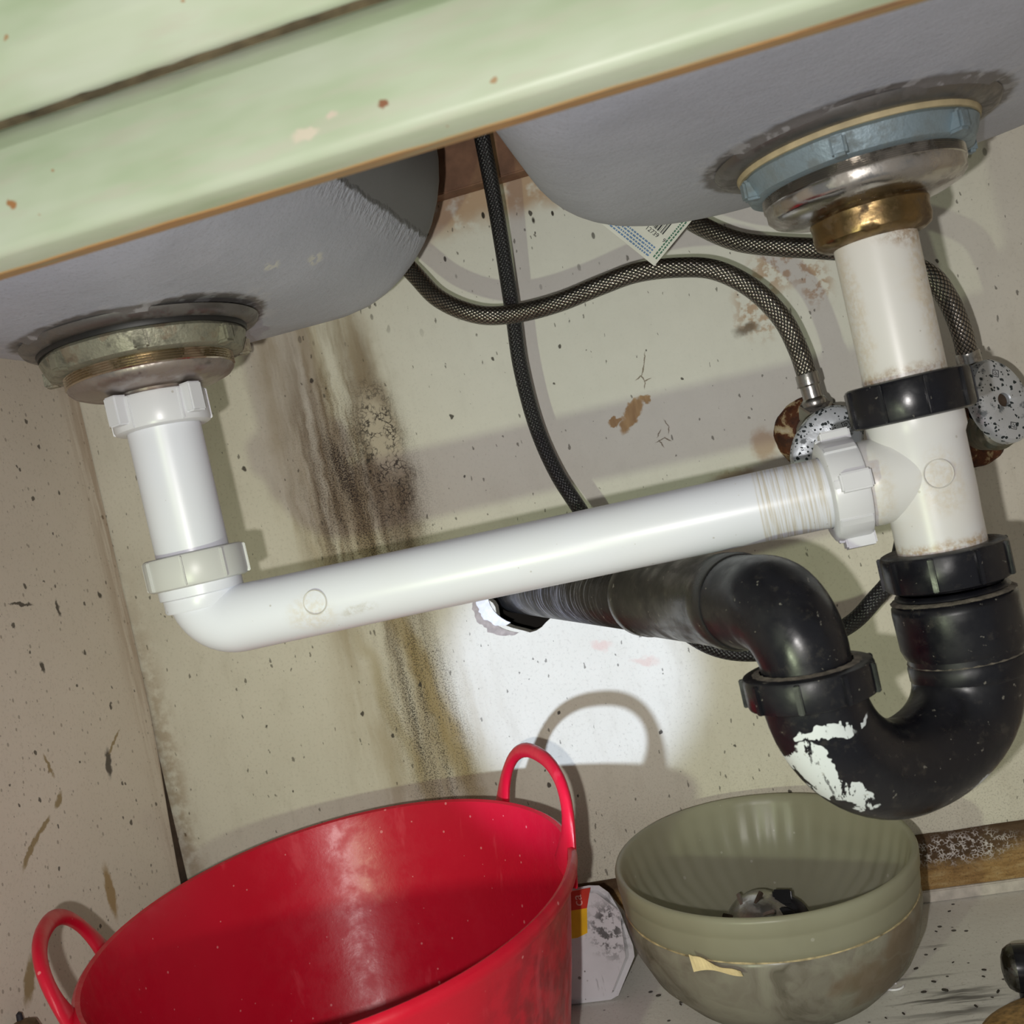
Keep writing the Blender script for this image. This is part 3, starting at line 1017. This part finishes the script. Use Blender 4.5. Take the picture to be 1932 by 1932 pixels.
def ring_mark(center, nrm, r, parent, mat, name='moulding_ring'):
    bm = new()
    F = frame(center, nrm)
    add_lathe(bm, [(r-.00035, -.0002), (r, .0003), (r+.00035, -.0002)], F, 40)
    return obj(name, fix(bm), mat, parent)


# left tailpiece
lt = thing('tailpiece', 'clean white plastic tailpiece under the left bowl with winged upper nut', 'pipe', (DL[0], DL[1], .352))
bm = new()
add_lathe(bm, [(.0165, .352), (.0193, .352), (.0193, .446), (.0215, .4495), (.016, .4495)], at(DL[0], DL[1], 0), 56, closed=True)
obj('pipe', fix(bm), M['pvc'], lt)
slip_nut('slip_nut', (DL[0], DL[1], .4312), (0, 0, 1), .0254, .0185, M['pvc_nut'], lt, ribs=6, rib=.0006, ribw=.0016, wings=4, wing=.0055, inner=.0195, rot=.42)

# waste arm: elbow under the left tailpiece and long pipe to the tee
arm = thing('waste_arm', 'long white plastic drain pipe with elbow crossing below both bowls', 'pipe', (DL[0], DL[1], .3063))
ZA = .3235
AX1 = V((.0585, -.2725, ZA))
bm = new()
path = [V((DL[0], DL[1], .3445)), V((DL[0], DL[1], .3405))]
RB = .0185
S = V((DL[0], DL[1], ZA+RB))
d = (AX1-V((DL[0], DL[1], ZA))).normalized()
for k in range(0, 13):
    t = PI/2*k/12
    path.append(S+d*RB*(1-math.cos(t))+V((0, 0, -RB*math.sin(t))))
e = path[-1]
for f in (.1, .3, .5, .7, .9, 1):
    path.append(e.lerp(AX1, f))
add_tube(bm, path, lambda t: .0183-.0012*min(1, max(0, (t-.03)/.3)), 48, side=(0, 1, 0))
obj('pipe', fix(bm), M['pvc_arm'], arm)
bm = new()
add_lathe(bm, [(.0165, .3335), (.0200, .3335), (.0206, .3345), (.0206, .3405), (.0222, .3412), (.0222, .3480), (.0165, .3480)], at(DL[0], DL[1], 0), 56, closed=True)
obj('collar', fix(bm), M['pvc'], arm)
slip_nut('slip_nut', (DL[0], DL[1], .3462), (0, 0, 1), .0268, .0175, M['pvc_cloudy'], arm, ribs=8, rib=.0013, ribw=.0012, inner=.0196, rot=.25)['label'] = 'cloudy translucent white slip nut'
ring_mark((-.218, -.2947, .3245), (0, -1, .03), .0062, arm, M['beige_mark'])
ring_mark((-.2835, -.2954, .3285), (-.1, -1, .0), .0026, arm, M['beige_mark'])

# right tailpiece
rt = thing('tailpiece', 'yellowed white plastic tailpiece under the right bowl above the black nut', 'pipe', (DR[0], DR[1], .352))
bm = new()
add_lathe(bm, [(.0165, .352), (.0191, .352), (.0191, .444), (.0165, .444)], at(DR[0], DR[1], 0), 56, closed=True)
obj('pipe', fix(bm), M['pvc_tail'], rt)

# tee
tee = thing('drain_tee', 'white plastic tee joining the long waste pipe to the right drain', 'pipe fitting', (DR[0], DR[1], .272))
bm = new()
A = at(DR[0], DR[1], 0)
add_lathe(bm, [(.0175, .2725), (.0204, .2725), (.0204, .300), (.0208, .312), (.0209, .3385), (.0224, .3420), (.0224, .3500), (.0224, .356), (.0192, .356)], A, 64)
d = (V((DR[0], DR[1], ZA))-AX1).normalized()
F = frame(V((DR[0], DR[1], ZA))-d*.042, d)
add_lathe(bm, [(.0174, 0), (.0212, 0), (.0212, .007), (.0200, .0075), (.0200, .0130), (.0206, .0138), (.0206, .019), (.0200, .024), (.0195, .04)], F, 64)
obj('tee_body', fix(bm), M['pvc_tee'], tee, angle=50)
slip_nut('slip_nut', V((DR[0], DR[1], ZA))-d*.0475, d, .0243, .0172, M['pvc_nut'], tee, ribs=8, rib=.0007, ribw=.004, wings=4, wing=.0042, inner=.0174, rot=.62, x=(0, 0, 1))['label'] = 'white winged slip nut on the side inlet'
slip_nut('slip_nut', (DR[0], DR[1], .3490), (0, 0, 1), .0284, .0195, M['abs_nut'], tee, ribs=9, rib=.0012, ribw=.0020, inner=.0193, rot=-.05)['label'] = 'black ribbed slip nut at the top'
ring_mark((.0885, -.2908, .3225), (.05, -1, 0), .0065, tee, M['beige_mark'])

# ================================================================== black trap
trap = thing('drain_trap', 'dusty black plastic drain trap with U bend below the white tee', 'drain trap', (.05, -.30, .175))
R0 = V((DR[0], DR[1], 0))
L0 = V((.012, -.330, 0))
slip_nut('slip_nut', (DR[0], DR[1], .2695), (0, 0, 1), .0290, .0175, M['abs_nut'], trap, ribs=9, rib=.0014, ribw=.0024, inner=.0206, rot=.15)['label'] = 'upper black ribbed nut around the tee outlet'
bm = new()
add_lathe(bm, [(.0235, .2675), (.0258, .2665), (.0262, .2655), (.0240, .2648), (.0262, .2632), (.0285, .2615), (.0288, .2590), (.0284, .2410), (.0270, .2370), (.0225, .2360), (.022, .2665)], at(R0.x, R0.y, 0), 56)
obj('union_adapter', fix(bm), M['abs'], trap, angle=50)
bm = new()
add_lathe(bm, [(.0285, .2637), (.0272, .2645), (.0255, .2649)], at(R0.x, R0.y, 0), 56, rad=lambda t, r, z: r+.0003*math.sin(31*t))
add_lathe(bm, [(.0268, .2340), (.0258, .2348), (.0235, .2360)], at(R0.x, R0.y, 0), 56, rad=lambda t, r, z: r+.0003*math.sin(27*t))
add_lathe(bm, [(.0260, .2545), (.024, .2552), (.0203, .2560)], at(L0.x, L0.y, 0), 56, rad=lambda t, r, z: r+.0004*math.sin(23*t))
obj('dirt_ring', fix(bm), M['dirt'], trap)['label'] = 'dried grey dirt caught on the ledges'
bm = new()
C0 = (R0+L0)/2
half = (R0-L0).length/2
dx = (R0-L0).normalized()
ZC = .2445
path = [L0+V((0, 0, .2535)), L0+V((0, 0, .249))]
for k in range(0, 33):
    t = PI*k/32
    sn = max(0, math.sin(t))
    path.append(V((C0.x, C0.y, ZC))-dx*half*math.cos(t)-V((0, 0, half*(sn if t < PI/2 else sn**.62))))
path += [R0+V((0, 0, .25))]
add_tube(bm, path, lambda t: .0222+.0040*min(1, max(0, (t-.50)/.38))**1.3, 48, side=dx)
add_lathe(bm, [(.0222, .2338), (.0264, .2335), (.0271, .2318), (.0270, .2260), (.0262, .2245)], at(R0.x, R0.y, 0), 56)
obj('u_bend', fix(bm), M['abs_bend'], trap, angle=50)['label'] = 'black U bend with smears of white paint'
slip_nut('slip_nut', (L0.x, L0.y, .2408), (0, 0, 1), .0283, .0145, M['abs_nut'], trap, ribs=9, rib=.0014, ribw=.0026, inner=.0200, rot=.3)['label'] = 'lower black ribbed nut with scuffed side'
# elbow and arm to the wall
E0 = V((L0.x, L0.y, .2825))
E1 = V((-.170, .004, .282))
da = (E1-E0).normalized()
bm = new()
RB = .0245
path = [L0+V((0, 0, .245)), L0+V((0, 0, E0.z-RB))]
hz = V((da.x, da.y, 0)).normalized()
for k in range(1, 15):
    t = PI/2*k/14
    path.append(V((L0.x, L0.y, E0.z-RB))+hz*RB*(1-math.cos(t))+V((0, 0, RB*math.sin(t))))
path.append(E0+da*.055)
add_tube(bm, path, lambda t: .0192+.0030*min(1, max(0, (t-.12)/.4)), 48, side=(0, 0, 1) if False else hz)
obj('elbow', fix(bm), M['abs'], trap)
F = frame(E0, da)
bm = new()
add_lathe(bm, [(.0195, .045), (.0228, .045), (.0236, .047), (.0236, .058), (.0229, .0595), (.0229, .148), (.0236, .150), (.0236, .158), (.0222, .161), (.0195, .161)], F, 56)
obj('coupling', fix(bm), M['abs_pipe'], trap, angle=50)
bm = new()
add_lathe(bm, [(.0195, .15), (.0213, .152), (.0213, .420), (.0180, .420), (.0180, .40)], F, 56)
obj('wall_pipe', fix(bm), M['abs_pipe'], trap, angle=50)['label'] = 'scratched pipe end running into the wall'


# ================================================================== hoses
def hose(name, label, pts, r, mat, segs=24, group=None):
    T = thing(name, label, 'hose', pts[-1] if pts[-1][2] < pts[0][2] else pts[0], group)
    bm = new()
    add_tube(bm, catmull(pts, 12), r, segs)
    obj('hose_sleeve', fix(bm), mat, T)
    return T


def ferrule(T, p, d, name='ferrule', k=1.0):
    bm = new()
    add_lathe(bm, [(.006, 0), (.0074, 0), (.0076, .0008), (.0076, .0075), (.0066, .0085), (.0066, .0165), (.0076, .0175), (.0082, .0195), (.0078, .0215), (.005, .0225)], frame(p, d), 32)
    return obj(name, fix(bm), M['ferrule'], T, angle=30)


pA = [(-.235, -.040, .612), (-.2167, -.045, 0.5697), (-0.1904, -0.055, 0.5272), (-0.1732, -0.065, 0.5019), (-0.1484, -0.07, 0.4841), (-0.1223, -0.072, 0.4775), (-0.0908, -0.08, 0.4758), (-0.0599, -0.085, 0.4788),
      (-0.0339, -0.088, 0.4805), (-0.0063, -0.088, 0.4767), (0.0166, -0.085, 0.4694), (0.0372, -0.08, 0.4523), (0.0514, -0.077, 0.4295), (0.0575, -0.074, 0.407), (.0597, -.072, .3886)]
hA = hose('braided_supply_hose', 'braided steel hose sagging behind the left bowl then arching to the left valve', pA, .0066, M['steel_braid'])
ferrule(hA, (.0594, -.0722, .3905), (.06, .02, -1))
pB = [(-.022, -.045, .56), (-.0105, -.048, .535), (.0002, -.052, .5215), (.0133, -.062, .5050), (.0344, -.072, .4865), (.0593, -.082, .4743), (.0866, -.092, .4632), (.112, -.10, .4520), (.1390, -.10, .4330), (.1492, -.095, .4151), (.1548, -.088, .3938), (.1570, -.080, .3780)]
hB = hose('braided_supply_hose', 'braided steel hose passing behind the right tailpiece to the right valve', pB, .0066, M['steel_braid'])
ferrule(hB, (.1569, -.0803, .3800), (.06, .06, -1))
pC = [(-.110, -.095, .66), (-.1145, -.085, .607), (-.1205, -.06, .554), (-.1280, -.042, .4865), (-.1320, -.038, .4445), (-.1310, -.035, .4011), (-.1235, -.038, .3644), (-.1110, -.045, .3330), (-.0965, -.05, .2950),
      (-.075, -.075, .2620), (-.0537, -.10, .2433), (-.0354, -.11, .2300), (-.0128, -.115, .2235), (.018, -.110, .2210), (.0488, -.10, .2268), (.0677, -.095, .2385), (.0850, -.095, .2550), (.098, -.10, .29), (.105, -.11, .34), (.104, -.12, .40), (.09, -.13, .48), (.07, -.13, .60)]
hC = hose('spray_hose', 'thin black braided spray hose hanging down and looping behind the trap', pC, .0056, M['black_braid'])


# ================================================================== stop valves
def valve(x, z, hx, hz, hrot, hn, label, hose_xy, hz_top):
    T = thing('stop_valve', label, 'valve', (x, 0, z))
    bm = new()
    add_lathe(bm, [(.0255, -.0006), (.0255, .0012), (.0235, .0042), (.017, .0075), (.0100, .0090), (.0090, .0090)], frame((x, 0, z), (0, -1, 0)), 48, rad=lambda t, r, q: r*(1+.015*math.sin(5*t)+.01*math.sin(13*t)) if r > .02 else r)
    obj('wall_rose', fix(bm), M['rust_rose'], T)['label'] = 'rusted wall flange with flaking cream paint'
    bm = new()
    F = frame((x, -.004, z), (0, -1, 0))
    add_lathe(bm, [(.0085, 0), (.0085, .030), (.0110, .032), (.0122, .036), (.0122, .075), (.0095, .079), (.0070, .080), (.0070, .088), (.0045, .089)], F, 32)
    top = V((hose_xy[0], hose_xy[1], hz_top))
    base = V((x, -.055, z))
    add_lathe(bm, [(.0090, 0), (.0090, (top-base).length*.45)], frame(base, top-base), 24)
    obj('valve_body', fix(bm), M['valve_body'], T, angle=30)
    bm = new()
    F = frame(top-(top-base).normalized()*.013, top-base)
    add_lathe(bm, [(.004, 0), (.0100, 0), (.0108, .0012), (.0108, .011), (.0100, .0125), (.006, .0135)], F, 6)
    obj('compression_nut', fix(bm), M['ferrule'], T, smooth=False)
    H = V((hx, -.093, hz))
    F = frame(H, hn) @ Matrix.Rotation(hrot, 4, 'Z')
    bm = new()
    add_lathe(bm, [(.0044/.0205, -.002), (.0044/.0205, .0030), (.25, .0036), (.78, .0036), (.93, .0026), (1.0, .0002), (1.0, -.0052), (.90, -.0068), (.22, -.0068)], F, 56, closed=True,
              rad=lambda t, r, q: (r*.0205 if r < .24 else r/math.sqrt((math.cos(t)/.0275)**2+(math.sin(t)/.0205)**2)))
    hd = obj('handle', fix(bm), M['handle'], T, angle=35)
    hd['label'] = 'pitted chrome oval handle'
    bm = new()
    add_lathe(bm, [(0, .0008), (.0044, .0006), (.0044, -.0015), (0, -.0015)], F, 24)
    obj('handle_screw', fix(bm), M['gap'], hd)
    for px, py, s in ((-.0168, .003, .0042), (.0168, -.003, .0042)):
        bm = new()
        G = F @ Matrix.Translation((px, py, .00355)) @ Matrix.Rotation(.2, 4, 'Z')
        for k in range(4):
            add_box(bm, (-s*.5, s*.46, -.0002), (s*.5, s*.54, .00022), G @ Matrix.Rotation(PI/2*k+PI/4, 4, 'Z'))
        for k in range(3):
            add_lathe(bm, [(.0005+.0003*k, 0), (.00065+.0003*k, .0002), (.0008+.0003*k, 0)], G @ Matrix.Translation((-.0009+.0009*k, .0002*k, 0)), 12)
        obj('engraved_mark', fix(bm), M['ink_black'], hd, smooth=False)
    return T


valve(.0590, .3520, .0605, .3420, .80, (.02, -1, .10), 'left stop valve with pitted oval chrome handle half hidden by the white nut', (.0610, -.070), .3705)
valve(.1650, .3270, .1670, .3455, 1.86, (.60, -1, .12), 'right stop valve with pitted oval chrome handle beside the black nut', (.1588, -.078), .3575)

# ================================================================== hang tag behind the right bowl
tg = thing('hose_tag', 'creamy card tag with barcode poking out below the right bowl', 'tag', (-.0204, -.116, .4766))
O = V((-.0204, -.1165, .4768))
ex = V((.033, .004, .0255)).normalized()      # right edge, going up
ez = V((-.021, .0, .0300)); ez = (ez-ex*ez.dot(ex)).normalized()   # left edge, going up
en = ex.cross(ez).normalized()
if en.y > 0:
    en = -en


def TG(u, v, h):
    return O+ex*u+ez*v+en*h


bm = new()
add_prism(bm, [(0, 0), (.052, 0), (.052, .048), (0, .048)], 0, -.0004, lambda p, h: TG(p[0], p[1], h))
obj('card', fix(bm), M['paper'], tg, smooth=False)


def bars(name, rects, mat, parent=tg, fn=TG, h=.00012):
    bm = new()
    for u0, v0, u1, v1 in rects:
        add_prism(bm, [(u0, v0), (u1, v0), (u1, v1), (u0, v1)], -.00005, h, lambda p, q: fn(p[0], p[1], q))
    return obj(name, fix(bm), mat, parent, smooth=False)


bc = []
v = .0085
for wd, gp in ((3, 2), (1, 1), (2, 3), (1, 2), (4, 2), (1, 1), (3, 1), (2, 2), (1, 3), (2, 1), (4, 2), (1, 2), (2, 1), (1, 2), (3, 2), (1, 1), (2, 2), (1, 1)):
    v2 = v+wd*.00026
    bc.append((.0185, v, .036, v2))
    v = v2+gp*.00026
bars('barcode', bc, M['ink_black'])
tx = []
for k in range(4):
    v = .0030
    while v < .042:
        L = random.uniform(.0008, .0022)
        tx.append((.0022+k*.0021-.0, v+.004, .0022+k*.0021+.0011, v+.004+L))
        v += L+.0006
bars('printed_text', tx, M['ink_blue'])
tx = []
for k in range(2):
    u = .002
    while u < .046:
        L = random.uniform(.0008, .0022)
        tx.append((u+.002, .0016+k*.0019, u+.002+L, .0026+k*.0019))
        u += L+.0006
bars('printed_text', tx, M['ink_green'])


def text(name, body, size, Mx, mat, parent):
    c = bpy.data.curves.new(name, 'FONT')
    c.body = body
    c.size = size
    c.extrude = .0001
    c.align_x = 'CENTER'
    c.align_y = 'CENTER'
    tmp = bpy.data.objects.new(name+'_outline', c)
    me = bpy.data.meshes.new_from_object(tmp)
    bpy.data.objects.remove(tmp)
    me.name = name
    me.materials.clear()
    me.materials.append(mat)
    o = bpy.data.objects.new(name, me)
    COL.objects.link(o)
    o.parent = parent
    o.matrix_world = Mx
    L = Mx.copy()
    L.translation = Mx.translation-root_offset(parent)
    o.matrix_basis = L
    return o


def textframe(p, xd, yd):
    xd = V(xd).normalized()
    zd = xd.cross(V(yd)).normalized()
    yd = zd.cross(xd)
    return Matrix(((xd.x, yd.x, zd.x, p[0]), (xd.y, yd.y, zd.y, p[1]), (xd.z, yd.z, zd.z, p[2]), (0, 0, 0, 1)))


text('printed_digits', '12739', .0040, textframe(TG(.0158, .0150, .0001), -ez, ex), M['ink_black'], tg)
text('printed_digits', '9', .0036, textframe(TG(.0160, .0056, .0001), -ez, ex), M['ink_black'], tg)

# ================================================================== red tub
tub = thing('flexible_tub', 'red rubbery oval tub with two loop handles at lower left', 'bucket', (-.267, -.246, 0))
TA = math.atan2(-.956, .293)
HT = .155


def TUB(t, s, z):
    """point of the tub's wall at angle t, size factor s"""
    x, y = .164*s*math.cos(t), .137*s*math.sin(t)
    return V((-.267+x*math.cos(TA)-y*math.sin(TA), -.246+x*math.sin(TA)+y*math.cos(TA), z))


bm = new()
prof = [(0, .0005), (.60, .0005), (.70, .003), (.745, .012), (.82, .05), (.90, .095), (.965, .138), (.985, .1478), (1.010, .1488), (1.016, .1515), (1.012, .1545), (.998, .1560), (.982, .1550), (.972, .1500), (.955, .138), (.885, .095), (.80, .05), (.715, .014), (.66, .006), (0, .005)]
n = 96
rings = []
for s, z in prof:
    if s == 0:
        rings.append([bm.verts.new((-.267, -.246, z))])
    else:
        rings.append([bm.verts.new(TUB(2*PI*i/n, s, z)) for i in range(n)])
for a, b in zip(rings, rings[1:]):
    for i in range(n):
        j = (i+1) % n
        if len(a) == 1:
            bm.faces.new((a[0], b[j], b[i]))
        elif len(b) == 1:
            bm.faces.new((a[i], a[j], b[0]))
        else:
            bm.faces.new((a[i], a[j], b[j], b[i]))
obj('tub_body', fix(bm), M['red'], tub, angle=50)


def loop(a, apex, b, name='handle'):
    a, b, apex = V(a), V(b), V(apex)
    mid = (a+b)/2
    pts = []
    for k in range(0, 25):
        t = PI*k/24
        c, s = math.cos(t), math.sin(t)
        c = math.copysign(abs(c)**.85, c)
        pts.append(mid+(a-mid)*c+(apex-mid)*(s**.8 if s > 0 else 0))
    out = (apex-mid).normalized()
    pts = [a-out*.012]+pts+[b-out*.012]
    bm = new()
    nrm = (b-a).cross(apex-mid).normalized()
    add_tube(bm, pts, lambda t: .0032, 16, side=nrm, flat=lambda t: 1.45+4.2*max(0, 1-min(t, 1-t)/.22)**1.7)
    return obj(name, fix(bm), M['red'], tub)


loop((-.200, -.100, .150), (-.1530, -.165, .1960), (-.1365, -.215, .150))
loop((-.408, -.262, .150), (-.3960, -.318, .1880), (-.367, -.350, .150))

# ================================================================== glass shades
go = thing('glass_shade', 'marbled translucent glass bowl standing on the shelf board beside the jug', 'bowl', (-.037, -.113, 0))
tilt = Matrix.Translation((-.0405, -.113, 0)) @ Matrix.Scale(.985, 4) @ Matrix.Rotation(.045, 4, 'X') @ Matrix.Rotation(.06, 4, 'Y')
bm = new()
po = [(0, .0015), (.030, .0015), (.048, .006), (.068, .017), (.083, .033), (.0915, .051), (.0945, .066), (.0945, .0715), (.0930, .0740), (.0915, .0725), (.0912, .066), (.088, .052), (.080, .036), (.065, .021), (.046, .010), (.03, .0055), (0, .0055)]
add_lathe(bm, po, tilt, 96)
obj('glass_body', fix(bm), M['glass_out'], go)
bm = new()
add_lathe(bm, [(.0940, .0738), (.0934, .0748), (.0926, .0746), (.0930, .0738)], tilt, 96, closed=True, rad=lambda t, r, z: r+.0002*math.sin(17*t)+.0001*math.sin(41*t))  # thin wavering tan ring along the outer rim
obj('rim_line', fix(bm), M['rim_tan'], go)['label'] = 'tan line along the rim'
gi = thing('glass_shade', 'ribbed frosted green glass bowl nested in the marbled one', 'bowl', (-.036, -.112, .03))
bm = new()
pi_ = [(0, .0300), (.03, .0310), (.055, .0395), (.074, .0535), (.0840, .0660), (.0905, .0715), (.0935, .0745), (.0948, .0790), (.0953, .0885), (.0953, .0900), (.0961, .0910), (.0964, .0985), (.0955, .1010), (.0935, .1015), (.0920, .1000), (.0905, .0950), (.0850, .0760), (.0760, .0590), (.0545, .0440), (.03, .0360), (0, .0350)]
zi = [i for i in range(len(pi_))]
add_lathe(bm, pi_, tilt, 240, rad=lambda t, r, z: r+(.00055*math.sin(40*t) if (r < .0905 and z > .036 and r > .02) else 0))
obj('glass_body', fix(bm), M['glass_in'], gi, angle=60)

# torn paper on the rim
bm = new()
fr = []
for i in range(15):
    f = i/14
    x = -.0825+.027*f
    y = -.2085+.0030*math.sin(f*5)-.0020*f
    zt = .0795-.0115*f**.6+.0012*math.sin(9*f)
    zb = .0705-.0035*f
    if zt < zb+.0012:
        zt = zb+.0012
    fr.append([bm.verts.new((x, y, zt)), bm.verts.new((x+.001, y-.0025, zb)), bm.verts.new((x+.001, y-.0018, zb)), bm.verts.new((x, y+.0007, zt))])
for a, b in zip(fr, fr[1:]):
    for k in range(4):
        bm.faces.new((a[k], a[(k+1) % 4], b[(k+1) % 4], b[k]))
bm.faces.new(fr[0]); bm.faces.new(fr[-1][::-1])
tag(obj('paper_scrap', fix(bm), M['scrap'], None, smooth=False), 'yellowed scrap of torn paper caught between the two glass bowls', 'paper')

# things lying inside the ribbed bowl
sb = thing('drain_strainer', 'slotted grey metal strainer lying in the ribbed glass bowl', 'strainer', (-.0490, -.104, .040))
F = frame((-.0490, -.104, .0440), (-.35, -.55, .62)) @ Matrix.Scale(1.25, 4)
bm = new()
add_lathe(bm, [(0, .0100), (.006, .0098), (.0130, .0080), (.0165, .0045), (.0185, .0010), (.0195, 0), (.0195, -.0015), (.0175, -.0015), (.0150, .0030), (0, .0080)], F, 40)
obj('cup', fix(bm), M['ferrule'], sb, angle=60)
for k in range(7):
    bm = new()
    G = F @ Matrix.Rotation(2*PI*k/7, 4, 'Z')
    add_box(bm, (.0075, -.0011, .0068), (.0160, .0011, .0090), G @ Matrix.Rotation(.0, 4, 'Y'), bevel=.0004)
    obj('slot_rib', fix(bm), M['gap'] if k % 2 else M['ferrule'], sb)
bk = thing('pipe_fitting', 'small black plastic fitting with a square tab in the ribbed bowl', 'fitting', (-.0305, -.108, .042))
F = frame((-.0305, -.108, .0455), (.1, -.75, .55)) @ Matrix.Scale(1.15, 4)
bm = new()
add_lathe(bm, [(0, .0065), (.0065, .0065), (.0075, .0050), (.0078, .0035), (.0125, .0030), (.0150, .0010), (.0150, -.0060), (0, -.0060)], F, 36)
obj('disc', fix(bm), M['blackgloss'], bk)
bm = new()
add_box(bm, (-.0055, .0085, -.004), (.0055, .0175, .0035), F @ Matrix.Rotation(-.1, 4, 'Z'), bevel=.0012)
obj('tab', fix(bm), M['blackgloss'], bk)

# ================================================================== white jug behind the tub
jug = thing('plastic_jug', 'scuffed white plastic jug with red and yellow label between tub and glass bowl', 'jug', (-.165, -.065, 0))
bm = new()
poly = [(-.205, .003), (-.1575, .0030), (-.1515, .0055), (-.1345, .0320), (-.1338, .0400), (-.1375, .0660), (-.1420, .0800), (-.1475, .0860), (-.155, .0872), (-.205, .0845)]
poly = [(x, z-.0022) for x, z in poly]
add_prism(bm, poly, -.0985, -.022, lambda p, h: V((p[0]-.15*(h+.0985)*(p[0] > -.2), h, p[1]*(1 if h < -.05 else .50)+(0 if h < -.05 else .0004))))
es = [e for e in bm.edges if abs(e.verts[0].co.y-e.verts[1].co.y) < 1e-6]
bmesh.ops.bevel(bm, geom=es, offset=.006, segments=3, affect='EDGES')
obj('jug_body', fix(bm), M['jug'], jug, angle=35)
bm = new()
add_prism(bm, [(-.200, .081), (-.1535, .0825), (-.1590, .0690), (-.200, .0680)], -.0990, -.0984, lambda p, h: V((p[0], h, p[1])))
obj('label_top', fix(bm), M['label_red'], jug, smooth=False)['label'] = 'red upper part of the label'
bm = new()
add_prism(bm, [(-.200, .0680), (-.1590, .0690), (-.1625, .0520), (-.170, .0495), (-.200, .0490)], -.0990, -.0984, lambda p, h: V((p[0], h, p[1])))
obj('label_bottom', fix(bm), M['label_yellow'], jug, smooth=False)['label'] = 'yellow lower part of the label'
text('label_lettering', 'ca', .0095, textframe((-.1640, -.0992, .0752), (.05, 0, 1), (-1, 0, .05)), M['ink_white'], jug)

# ================================================================== odds and ends
kn = thing('black_knob', 'glossy black round knob with metal cap at the right edge', 'knob', (.1020, -.149, 0))
bm = new()
F = frame((.1020, -.149, .0187), (-1, .10, .05)) @ Matrix.Scale(.86, 4)
add_lathe(bm, [(0, -.020), (.010, -.019), (.0145, -.010), (.0160, -.001), (.0157, .0070)], F, 40)
obj('knob_body', fix(bm), M['blackgloss'], kn)
bm = new()
add_lathe(bm, [(.0157, .0070), (.0150, .0095), (.0125, .0130), (.0075, .0152), (0, .0160)], F, 40)
obj('knob_cap', fix(bm), M['worn_cap'], kn)['label'] = 'worn metal end cap'
bm = new()
add_lathe(bm, [(0, -.0183), (.007, -.0183), (.007, -.010), (0, -.010)], at(.1020, -.149, .0187), 24)
obj('knob_stem', fix(bm), M['blackgloss'], kn)
pot = thing('tan_pot', 'speckled tan rounded pot cut off by the lower right corner', 'pot', (.104, -.2135, 0))
bm = new()
add_lathe(bm, [(0, .001), (.034, .001), (.041, .003), (.0445, .008), (.0435, .0125), (.038, .0165), (.028, .019), (.014, .0205), (0, .021)], at(.104, -.2135, 0), 48)
obj('pot_body', fix(bm), M['tanpot'], pot)
bm = new()
add_lathe(bm, [(0, .0200), (.006, .0205), (.007, .0225), (.006, .0245), (0, .025)], at(.104, -.2135, 0), 24)
obj('pot_knob', fix(bm), M['tanpot'], pot)
st = thing('wooden_stick', 'dark brown rounded stick end against the left panel in the corner', 'stick', (-.497, -.232, 0))
bm = new()
add_lathe(bm, [(0, 0), (.0100, 0), (.0105, .003), (.0105, .094), (.0085, .1005), (.004, .1025), (0, .103)], at(-.4975, -.234, 0), 32)
obj('shaft', fix(bm), M['stick'], st)
bm = new()
add_lathe(bm, [(0, .100), (.0022, .100), (.0018, .1065), (0, .108)], at(-.500, -.2315, 0), 12)
obj('tip_nail', fix(bm), M['ink_black'], st)
bm = new()
add_tube(bm, [V((.0275+.0055*math.cos(t), -.1195+.0040*math.sin(t), .0012)) for t in [2*PI*k/24*.8+1.2 for k in range(25)]], .0007, 10)
tag(obj('plastic_ring', fix(bm), M['bead'], None), 'tiny pale open plastic ring on the shelf board by the marbled bowl', 'ring')
bm = new()
for k in range(46):
    while True:
        x, y = random.uniform(-.19, .09), random.uniform(-.20, -.02)
        if math.hypot(x+.0365, y+.113) > .055 and not (-.21 < x < -.13 and y > -.105):
            break
    G = at(x, y, .0009) @ Matrix.Rotation(random.uniform(0, PI), 4, 'Z')
    s = random.uniform(.0005, .0012)
    add_lathe(bm, [(0, -1.9*s), (.6*s, -1.4*s), (.75*s, 0), (.6*s, 1.4*s), (0, 1.9*s)], G @ Matrix.Rotation(PI/2, 4, 'X'), 7)
o = obj('floor_crumbs', fix(bm), M['pellet'], None)
tag(o, 'scattered dark crumbs and droppings on the shelf board', 'debris')
o['kind'] = 'stuff'
